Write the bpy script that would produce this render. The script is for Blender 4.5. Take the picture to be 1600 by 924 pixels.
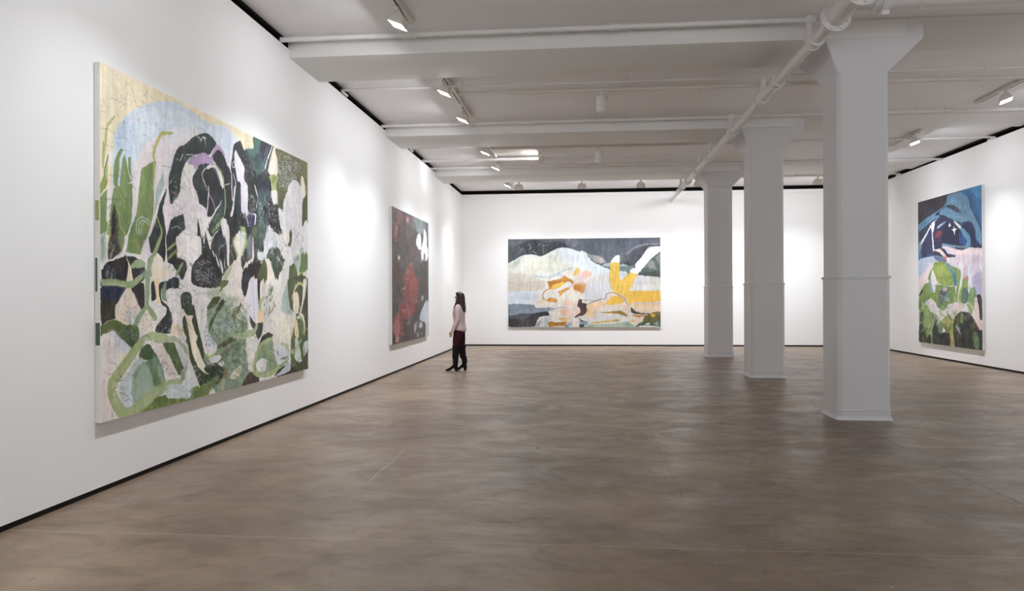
import bpy, bmesh, math, random
import numpy as np
from mathutils import Vector, Matrix

for o in list(bpy.data.objects):
    bpy.data.objects.remove(o)
SCN = bpy.context.scene
COL = SCN.collection
random.seed(7)
R = math.radians

# ------------------------------------------------------------------ camera
EYE = 1.57
YAW, PITCH, ROLL, FPX = 0.0952, 0.0020, -0.0039, 1162.14
fwd = Vector((-math.sin(YAW) * math.cos(PITCH), math.cos(YAW) * math.cos(PITCH), math.sin(PITCH)))
rgt0 = Vector((math.cos(YAW), math.sin(YAW), 0))
up0 = rgt0.cross(fwd)
rgt = (rgt0 * math.cos(-ROLL) + up0 * math.sin(-ROLL) * -1).normalized()
upv = rgt.cross(fwd)
cam_d = bpy.data.cameras.new('camera')
cam = bpy.data.objects.new('camera', cam_d)
COL.objects.link(cam)
cam.matrix_world = Matrix.Translation((0, 0, EYE)) @ Matrix((rgt, upv, -fwd)).transposed().to_4x4()
cam_d.sensor_fit = 'HORIZONTAL'
cam_d.sensor_width = 36
cam_d.lens = FPX / 1600 * 36
cam_d.clip_end = 200
SCN.camera = cam

# ------------------------------------------------------------------ light and exposure
world = bpy.data.worlds.new('world')
SCN.world = world
world.use_nodes = True
world.node_tree.nodes['Background'].inputs[0].default_value = (1.0, 0.98, 0.95, 1)
world.node_tree.nodes['Background'].inputs[1].default_value = 0.02
SCN.view_settings.view_transform = 'Standard'
SCN.view_settings.look = 'None'
SCN.view_settings.exposure = 0.14
SCN.view_settings.gamma = 1.0
SCN.view_settings.use_curve_mapping = False
SCN.cycles.max_bounces = 10
SCN.cycles.diffuse_bounces = 7
SCN.cycles.glossy_bounces = 4
SCN.cycles.caustics_reflective = False
SCN.cycles.caustics_refractive = False
SCN.cycles.sample_clamp_indirect = 6.0
SCN.cycles.use_denoising = True

FLOOD_LEFT, FLOOD_RIGHT, FLOOD_BACK = 34.5, 40.0, 31.5
WIDE = 0.42
WARM = (0.955, 0.98, 1.06)
AIM_Z = 0.5
UP_FILL = 140.0  # strength of the added upward fill
FRONT_FILL, FILL_COL = 32.0, (0.86, 0.94, 1.0)

# ------------------------------------------------------------------ room numbers (metres)
XL, XR, YB, YF = -3.888, 8.692, 23.79, -7.0
WALL_TOP, ZC, ZB, ZBR = 4.885, 5.0, 4.77, 4.93
BEAMS = [(9.585, 10.71), (14.49, 15.72), (19.40, 20.65)]
COLX0, COLX1 = 3.205, 3.855
COLY = [10.07, 15.0, 19.93]


# ------------------------------------------------------------------ helpers
def tag(o, label=None, cat=None, group=None, kind=None):
    if label:
        o['label'] = label
    if cat:
        o['category'] = cat
    if group:
        o['group'] = group
    if kind:
        o['kind'] = kind
    return o


def empty(name, loc, rz=0.0):
    o = bpy.data.objects.new(name, None)
    o.empty_display_size = 0.1
    COL.objects.link(o)
    o.location = loc
    o.rotation_euler = (0, 0, rz)
    return o


def link(name, bm, mat, parent=None, smooth=False, loc=None, angle=35):
    me = bpy.data.meshes.new(name)
    bmesh.ops.recalc_face_normals(bm, faces=bm.faces)
    bm.to_mesh(me)
    bm.free()
    me.materials.append(mat)
    if smooth:
        me.shade_smooth()
        me.set_sharp_from_angle(angle=R(angle))
    o = bpy.data.objects.new(name, me)
    COL.objects.link(o)
    if parent is not None:
        o.parent = parent
    if loc is not None:
        o.location = loc
    return o


def box(bm, x0, x1, y0, y1, z0, z1, bevel=0.0):
    r = bmesh.ops.create_cube(bm, size=1.0)
    for v in r['verts']:
        v.co = Vector((x0 + (v.co.x + .5) * (x1 - x0), y0 + (v.co.y + .5) * (y1 - y0), z0 + (v.co.z + .5) * (z1 - z0)))
    if bevel:
        es = list({e for v in r['verts'] for e in v.link_edges})
        bmesh.ops.bevel(bm, geom=es, offset=bevel, segments=2, affect='EDGES', profile=0.5)


def boxo(name, mat, x0, x1, y0, y1, z0, z1, parent=None, bevel=0.0, smooth=False):
    bm = bmesh.new()
    box(bm, x0, x1, y0, y1, z0, z1, bevel)
    return link(name, bm, mat, parent, smooth)


def tube(bm, a, b, r0, r1=None, seg=16, caps=True):
    r1 = r0 if r1 is None else r1
    a, b = Vector(a), Vector(b)
    d = (b - a)
    q = d.to_track_quat('Z', 'Y').to_matrix().to_4x4()
    bmesh.ops.create_cone(bm, cap_ends=caps, segments=seg, radius1=r0, radius2=r1, depth=d.length,
                          matrix=Matrix.Translation((a + b) / 2) @ q)


def tubeo(name, mat, a, b, r0, r1=None, parent=None, seg=16):
    bm = bmesh.new()
    tube(bm, a, b, r0, r1, seg)
    return link(name, bm, mat, parent, True)


def path_tube(bm, pts, r, seg=12):
    """a bent pipe through pts"""
    pts = [Vector(p) for p in pts]
    rings = []
    n = len(pts)
    for i, p in enumerate(pts):
        t = (pts[min(i + 1, n - 1)] - pts[max(i - 1, 0)]).normalized()
        q = t.to_track_quat('Z', 'Y')
        rings.append([bm.verts.new(p + q @ Vector((math.cos(k / seg * 2 * math.pi) * r, math.sin(k / seg * 2 * math.pi) * r, 0))) for k in range(seg)])
    for a, b in zip(rings, rings[1:]):
        # match the nearest start vertex so the ring does not twist
        s = min(range(seg), key=lambda j: (b[j].co - a[0].co).length)
        for k in range(seg):
            bm.faces.new((a[k], a[(k + 1) % seg], b[(k + 1 + s) % seg], b[(k + s) % seg]))
    bm.faces.new(rings[0][::-1])
    bm.faces.new(rings[-1])


def loft(bm, rings, cap=True):
    """rings: lists of equal length of points"""
    vs = [[bm.verts.new(p) for p in r] for r in rings]
    n = len(vs[0])
    for a, b in zip(vs, vs[1:]):
        for k in range(n):
            bm.faces.new((a[k], a[(k + 1) % n], b[(k + 1) % n], b[k]))
    if cap:
        bm.faces.new(vs[0][::-1])
        bm.faces.new(vs[-1])


def copy_tree(o, parent=None):
    c = o.copy()
    COL.objects.link(c)
    if parent is not None:
        c.parent = parent
    for ch in list(o.children):
        copy_tree(ch, c)
    return c


# ------------------------------------------------------------------ materials
def lin(h):
    c = [int(h[i:i + 2], 16) / 255 for i in (0, 2, 4)]
    return tuple(x / 12.92 if x <= 0.04045 else ((x + 0.055) / 1.055) ** 2.4 for x in c) + (1,)


def mat(name, hexcol, rough=0.6, metal=0.0, spec=0.5, var=0.0, vscale=3.0, bump=0.0, bscale=60.0, emit=0.0):
    m = bpy.data.materials.new(name)
    m.use_nodes = True
    nt = m.node_tree
    b = nt.nodes['Principled BSDF']
    b.inputs['Base Color'].default_value = lin(hexcol)
    b.inputs['Roughness'].default_value = rough
    b.inputs['Metallic'].default_value = metal
    b.inputs['Specular IOR Level'].default_value = spec
    tc = nt.nodes.new('ShaderNodeTexCoord')
    if var:
        nz = nt.nodes.new('ShaderNodeTexNoise')
        nz.inputs['Scale'].default_value = vscale
        nz.inputs['Detail'].default_value = 5
        nt.links.new(tc.outputs['Object'], nz.inputs['Vector'])
        mx = nt.nodes.new('ShaderNodeMix')
        mx.data_type = 'RGBA'
        c = lin(hexcol)
        mx.inputs['A'].default_value = tuple(v * (1 - var) for v in c[:3]) + (1,)
        mx.inputs['B'].default_value = tuple(min(1, v * (1 + var)) for v in c[:3]) + (1,)
        nt.links.new(nz.outputs['Fac'], mx.inputs['Factor'])
        nt.links.new(mx.outputs['Result'], b.inputs['Base Color'])
    if bump:
        nb = nt.nodes.new('ShaderNodeTexNoise')
        nb.inputs['Scale'].default_value = bscale
        nb.inputs['Detail'].default_value = 4
        nt.links.new(tc.outputs['Object'], nb.inputs['Vector'])
        bp = nt.nodes.new('ShaderNodeBump')
        bp.inputs['Strength'].default_value = bump
        bp.inputs['Distance'].default_value = 0.01
        nt.links.new(nb.outputs['Fac'], bp.inputs['Height'])
        nt.links.new(bp.outputs['Normal'], b.inputs['Normal'])
    if emit:
        b.inputs['Emission Color'].default_value = (1, 0.97, 0.92, 1)
        b.inputs['Emission Strength'].default_value = emit
    return m


M_WALL = mat('matte_white_wall_paint', 'eeeeec', 0.75, spec=0.25, var=0.012, vscale=0.6, bump=0.05, bscale=40)
M_CEIL = mat('white_ceiling_paint', 'f0eeee', 0.7, spec=0.3, var=0.02, vscale=0.8, bump=0.08, bscale=4)
M_BEAM = mat('white_beam_paint', 'e6e5e3', 0.6, spec=0.3, var=0.015, vscale=1.5, bump=0.06, bscale=5)
M_COLM = mat('white_column_paint', 'dcdcde', 0.55, spec=0.35, var=0.015, vscale=2.5, bump=0.12, bscale=9)
M_PIPE = mat('white_pipe_paint', 'e0dedd', 0.42, spec=0.5, var=0.04, vscale=6, bump=0.15, bscale=40)
M_TRACK = mat('white_powder_coat', 'd9d4cc', 0.45, spec=0.5, var=0.02, vscale=20)
M_BLACK = mat('black_reveal', '0d0b0a', 0.8, spec=0.1, var=0.2, vscale=8)
M_BASE = mat('black_base_reveal', '14100e', 0.6, spec=0.2, var=0.2, vscale=5)
M_SLOT = mat('dark_track_slot', '2b2826', 0.5, var=0.1, vscale=30)
M_LENS = mat('lit_lamp_lens', 'ffffff', 0.3, emit=40.0)
M_CANVAS = mat('raw_canvas_edge', 'dedbd6', 0.8, spec=0.2, var=0.06, vscale=14, bump=0.2, bscale=120)
M_EDGEPAINT = mat('painted_canvas_edge', '6f6a68', 0.8, spec=0.2, var=0.5, vscale=9)


def floor_material():
    m = bpy.data.materials.new('polished_concrete')
    m.use_nodes = True
    nt = m.node_tree
    L = nt.links
    b = nt.nodes['Principled BSDF']
    tc = nt.nodes.new('ShaderNodeTexCoord')

    def noise(scale, detail=6, rough=0.6, sx=1, sy=1, dist=0.0):
        mp = nt.nodes.new('ShaderNodeMapping')
        mp.inputs['Scale'].default_value = (sx, sy, 1)
        L.new(tc.outputs['Object'], mp.inputs['Vector'])
        n = nt.nodes.new('ShaderNodeTexNoise')
        n.inputs['Scale'].default_value = scale
        n.inputs['Detail'].default_value = detail
        n.inputs['Roughness'].default_value = rough
        n.inputs['Distortion'].default_value = dist
        L.new(mp.outputs['Vector'], n.inputs['Vector'])
        return n.outputs['Fac']

    def ramp(fac, stops):
        r = nt.nodes.new('ShaderNodeValToRGB')
        el = r.color_ramp.elements
        while len(el) < len(stops):
            el.new(0.5)
        for e, (p, c) in zip(el, stops):
            e.position = p
            e.color = c
        L.new(fac, r.inputs['Fac'])
        return r.outputs['Color']

    def mix(a, bb, fac, mode='MIX'):
        x = nt.nodes.new('ShaderNodeMix')
        x.data_type = 'RGBA'
        x.blend_type = mode
        for s, v in (('A', a), ('B', bb)):
            if isinstance(v, tuple):
                x.inputs[s].default_value = v
            else:
                L.new(v, x.inputs[s])
        if isinstance(fac, (int, float)):
            x.inputs['Factor'].default_value = fac
        else:
            L.new(fac, x.inputs['Factor'])
        return x.outputs['Result']

    base = ramp(noise(0.55, 7, 0.62, 1.0, 1.5, 0.6), [(0.30, lin(FL_DARK)), (0.5, lin(FL_MID)), (0.72, lin(FL_LITE))])
    blot = ramp(noise(2.2, 8, 0.7, 1.0, 1.7, 1.2), [(0.36, (0.66, 0.64, 0.62, 1)), (0.52, (1, 1, 1, 1)), (0.75, (1.14, 1.10, 1.04, 1))])
    col = mix(base, blot, 0.75, 'MULTIPLY')
    sp = ramp(noise(70, 3, 0.8), [(0.34, (0.80, 0.79, 0.78, 1)), (0.5, (1, 1, 1, 1)), (0.70, (1.16, 1.14, 1.1, 1))])
    col = mix(col, sp, 0.7, 'MULTIPLY')
    chip = ramp(noise(24, 2, 0.5), [(0.735, (0, 0, 0, 1)), (0.76, (1, 1, 1, 1))])
    col = mix(col, lin('a39a90'), chip)
    dk = ramp(noise(1.3, 5, 0.75, 1, 2.2, 2.0), [(0.24, (1, 1, 1, 1)), (0.34, (0, 0, 0, 1))])
    dkf = nt.nodes.new('ShaderNodeMath')
    dkf.operation = 'MULTIPLY'
    dkf.inputs[1].default_value = 0.45
    L.new(dk, dkf.inputs[0])
    col = mix(col, lin('46403b'), dkf.outputs[0])
    # saw-cut joints and hairline cracks, with a little wander
    sep = nt.nodes.new('ShaderNodeSeparateXYZ')
    L.new(tc.outputs['Object'], sep.inputs[0])
    wob = noise(3.5, 5, 0.6)
    height = None

    def joint(axis, at, lo, hi, width, colour, strength, wander):
        nonlocal col, height
        other = 'Y' if axis == 'X' else 'X'

        def mth(op, a, bv=None, cv=None):
            q = nt.nodes.new('ShaderNodeMath')
            q.operation = op
            for i, v in enumerate((a, bv, cv)):
                if v is None:
                    continue
                if isinstance(v, (int, float)):
                    q.inputs[i].default_value = v
                else:
                    L.new(v, q.inputs[i])
            return q.outputs[0]
        w = mth('MULTIPLY', mth('SUBTRACT', wob, 0.5), wander)
        d = mth('ABSOLUTE', mth('SUBTRACT', mth('ADD', sep.outputs[axis], w), at))
        k = mth('LESS_THAN', d, width)
        k = mth('MULTIPLY', k, mth('GREATER_THAN', sep.outputs[other], lo))
        k = mth('MULTIPLY', k, mth('LESS_THAN', sep.outputs[other], hi))
        brk = mth('GREATER_THAN', noise(1.7, 4, 0.7), 0.40)
        k = mth('MULTIPLY', mth('MULTIPLY', k, brk), strength)
        col = mix(col, lin(colour), k)
    joint('Y', 4.71, XL, XR, 0.006, 'a89e92', 0.55, 0.05)
    joint('Y', 5.75, XL, XR, 0.005, '9a9086', 0.35, 0.05)
    joint('Y', 10.63, -3.3, 0.5, 0.012, '544c45', 0.5, 0.05)
    joint('X', 3.27, 4.2, 9.4, 0.007, '3b3530', 0.9, 0.06)
    joint('X', 0.77, 5.8, 16.5, 0.004, '463f3a', 0.6, 0.08)
    joint('X', -1.83, 6.2, 7.6, 0.005, 'b5aca0', 0.7, 0.05)
    L.new(col, b.inputs['Base Color'])
    rr = nt.nodes.new('ShaderNodeMapRange')
    rr.inputs['To Min'].default_value = 0.26
    rr.inputs['To Max'].default_value = 0.55
    rr.inputs['From Min'].default_value = 0.3
    rr.inputs['From Max'].default_value = 0.7
    L.new(noise(1.6, 6, 0.7, 1, 1.6, 0.8), rr.inputs['Value'])
    L.new(rr.outputs['Result'], b.inputs['Roughness'])
    b.inputs['Specular IOR Level'].default_value = 0.5
    bp = nt.nodes.new('ShaderNodeBump')
    bp.inputs['Strength'].default_value = 0.25
    bp.inputs['Distance'].default_value = 0.02
    L.new(noise(2.6, 8, 0.65), bp.inputs['Height'])
    L.new(bp.outputs['Normal'], b.inputs['Normal'])
    return m


FL_DARK, FL_MID, FL_LITE = '68584a', '806e5c', '95826c'

# ------------------------------------------------------------------ the setting
tag(boxo('floor', floor_material(), XL - 1, XR + 1, YF - 1, YB + 1.2, -0.2, 0.0), kind='structure')
tag(boxo('ceiling', M_CEIL, XL - 1, XR + 1, YF - 1, YB + 1.2, ZC, ZC + 0.25), kind='structure')
WT = 0.14
BZ = 0.045   # dark recessed base
for nm, a in (('wall_left', (XL - WT, XL, YF, YB + WT)), ('wall_right', (XR, XR + WT, YF, YB + WT)),
              ('wall_back', (XL, XR, YB, YB + WT))):
    tag(boxo(nm, M_WALL, *a, BZ, WALL_TOP), kind='structure')
# unseen wall behind the camera, with three windows added to brighten columns and ceiling
WIN = [(-3.2, 0.3), (0.7, 4.2), (4.6, 8.1)]
bm = bmesh.new()
for x0, x1 in ((XL - WT, WIN[0][0]), (WIN[0][1], WIN[1][0]), (WIN[1][1], WIN[2][0]), (WIN[2][1], XR + WT)):
    box(bm, x0, x1, YF - WT, YF, 0, ZC)
for x0, x1 in WIN:
    box(bm, x0, x1, YF - WT, YF, 0, 0.7)
    box(bm, x0, x1, YF - WT, YF, 4.4, ZC)
tag(link('wall_front', bm, M_WALL), kind='structure')
M_GLASS = mat('window_glass', 'ffffff', 0.02)
M_GLASS.node_tree.nodes['Principled BSDF'].inputs['Transmission Weight'].default_value = 1.0
for i, (x0, x1) in enumerate(WIN):
    bm = bmesh.new()
    for a, b in ((x0, x0 + 0.05), (x1 - 0.05, x1), ((x0 + x1) / 2 - 0.02, (x0 + x1) / 2 + 0.02)):
        box(bm, a, b, YF - 0.10, YF - 0.04, 0.7, 4.4)
    for a, b in ((0.7, 0.75), (2.5, 2.54), (4.35, 4.4)):
        box(bm, x0 + 0.05, x1 - 0.05, YF - 0.095, YF - 0.045, a, b)
    w = tag(link('window_%d' % (i + 1), bm, M_TRACK), kind='structure')
    ld = bpy.data.lights.new('daylight', 'AREA')  # added cool fill for the column and beam faces
    ld.shape, ld.size, ld.size_y, ld.energy, ld.color = 'RECTANGLE', x1 - x0 - 0.1, 3.6, FRONT_FILL, FILL_COL
    lo = bpy.data.objects.new('daylight', ld)
    COL.objects.link(lo)
    lo.location = ((x0 + x1) / 2, YF + 0.02, 2.55)
    lo.rotation_euler = (R(90), 0, 0)
    # second fill light, tilted up, added to brighten the ceiling
    ld = bpy.data.lights.new('pavement_light', 'AREA')
    ld.shape, ld.size, ld.size_y, ld.energy, ld.color = 'RECTANGLE', x1 - x0 - 0.1, 3.6, UP_FILL, (0.92, 0.96, 1.0)
    ld.spread = R(110)
    lo = bpy.data.objects.new('pavement_light', ld)
    COL.objects.link(lo)
    lo.location = ((x0 + x1) / 2, YF + 0.03, 2.55)
    lo.rotation_euler = (R(126), 0, 0)
    pane = boxo('pane', M_GLASS, x0 + 0.04, x1 - 0.04, YF - 0.072, YF - 0.066, 0.74, 4.36, w)
# dark recessed strip below the plasterboard
for nm, a in (('baseboard_left', (XL - 0.10, XL - 0.012, YF, YB)), ('baseboard_right', (XR + 0.012, XR + 0.10, YF, YB)),
              ('baseboard_back', (XL - 0.012, XR + 0.012, YB + 0.012, YB + 0.10))):
    tag(boxo(nm, M_BASE, *a, 0.0, BZ), kind='structure')
# dark void behind the wall heads, seen through the slot under the ceiling
tag(boxo('trim_1', M_BLACK, XL - WT - 0.03, XL - WT - 0.005, YF, YB + WT, 4.6, ZC), kind='structure')
tag(boxo('trim_2', M_BLACK, XR + WT + 0.005, XR + WT + 0.03, YF, YB + WT, 4.6, ZC), kind='structure')
tag(boxo('trim_3', M_BLACK, XL - WT, XR + WT, YB + WT + 0.005, YB + WT + 0.03, 4.6, ZC), kind='structure')
tag(boxo('trim_4', M_BLACK, XL - WT, XL - 0.012, YF, YB, ZC - 0.045, ZC - 0.001), kind='structure')
tag(boxo('trim_5', M_BLACK, XR + 0.012, XR + WT, YF, YB, ZC - 0.045, ZC - 0.001), kind='structure')
tag(boxo('trim_6', M_BLACK, XL - 0.012, XR + 0.012, YB + 0.012, YB + WT, ZC - 0.045, ZC - 0.001), kind='structure')
# pale rail along the head of the back wall
tag(boxo('trim_7', M_WALL, XL + 0.001, XR - 0.001, YB - 0.03, YB - 0.001, 4.775, WALL_TOP - 0.004, bevel=0.004), kind='structure')


def beam(y0, y1, i):
    bm = bmesh.new()
    xm = COLX1 + 0.13
    box(bm, XL - 0.02, xm, y0, y1, ZB, ZC - 0.002, bevel=0.012)
    box(bm, xm - 0.03, XR + 0.02, y0 + 0.004, y1 - 0.004, ZBR, ZC - 0.002, bevel=0.010)
    o = link('ceiling_beam', bm, M_BEAM, smooth=True)
    tag(o, kind='structure')
    o['label'] = ('broad white beam across the ceiling, nearest the camera', 'broad white beam across the ceiling, middle one',
                  'broad white beam across the ceiling, nearest the back wall')[i]


for i, (a, b) in enumerate(BEAMS):
    beam(a, b, i)


# ------------------------------------------------------------------ columns
def column(yc, label):
    """square cased column with chamfered arrises, waist bead, plinth and flared capital"""
    t = tag(empty('column', ((COLX0 + COLX1) / 2, yc, 0)), label, 'column', 'white square columns')
    hw = (COLX1 - COLX0) / 2

    def ring(h, z, ch, dx=0.0, dy=0.0):
        c = ch
        return [
            Vector((-h + dx, -h + c + dy, z)), Vector((-h + c + dx, -h + dy, z)), Vector((h - c + dx, -h + dy, z)), Vector((h + dx, -h + c + dy, z)),
            Vector((h + dx, h - c + dy, z)), Vector((h - c + dx, h + dy, z)), Vector((-h + c + dx, h + dy, z)), Vector((-h + dx, h - c + dy, z))]
    bm = bmesh.new()
    loft(bm, [ring(hw - 0.004, 0.10, 0.045), ring(hw - 0.004, 1.795, 0.045), ring(hw - 0.012, 1.80, 0.045), ring(hw - 0.012, 4.41, 0.045)])
    link('shaft', bm, M_COLM, t)
    bm = bmesh.new()
    loft(bm, [ring(hw + 0.022, 0.0, 0.04), ring(hw + 0.010, 0.018, 0.045), ring(hw + 0.002, 0.05, 0.045), ring(hw + 0.002, 0.112, 0.045), ring(hw + 0.010, 0.116, 0.045), ring(hw + 0.010, 0.126, 0.045), ring(hw - 0.004, 0.130, 0.045)])
    link('plinth', bm, M_COLM, t)
    bm = bmesh.new()
    loft(bm, [ring(hw - 0.004, 1.785, 0.045), ring(hw + 0.010, 1.79, 0.045), ring(hw + 0.012, 1.815, 0.045), ring(hw - 0.010, 1.822, 0.045)])
    link('waist_bead', bm, M_COLM, t)
    bm = bmesh.new()

    def rect(x0, x1, y0, y1, z):
        return [Vector((x0, y0, z)), Vector((x1, y0, z)), Vector((x1, y1, z)), Vector((x0, y1, z))]
    b = hw - 0.010
    loft(bm, [rect(-b, b, -b, b, 4.395), rect(-b, b, -b, b, 4.405), rect(-0.505, 0.655, -0.475, 0.645, 4.745), rect(-0.505, 0.655, -0.475, 0.645, ZC - 0.004)])
    bmesh.ops.bevel(bm, geom=[e for e in bm.edges], offset=0.008, segments=2, affect='EDGES')
    link('capital', bm, M_COLM, t, True)
    return t


column(COLY[0], 'white square column with flared capital, nearest and largest of the three')
column(COLY[1], 'white square column with flared capital, middle one of the three')
column(COLY[2], 'white square column with flared capital, farthest and slimmest of the three')

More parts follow.
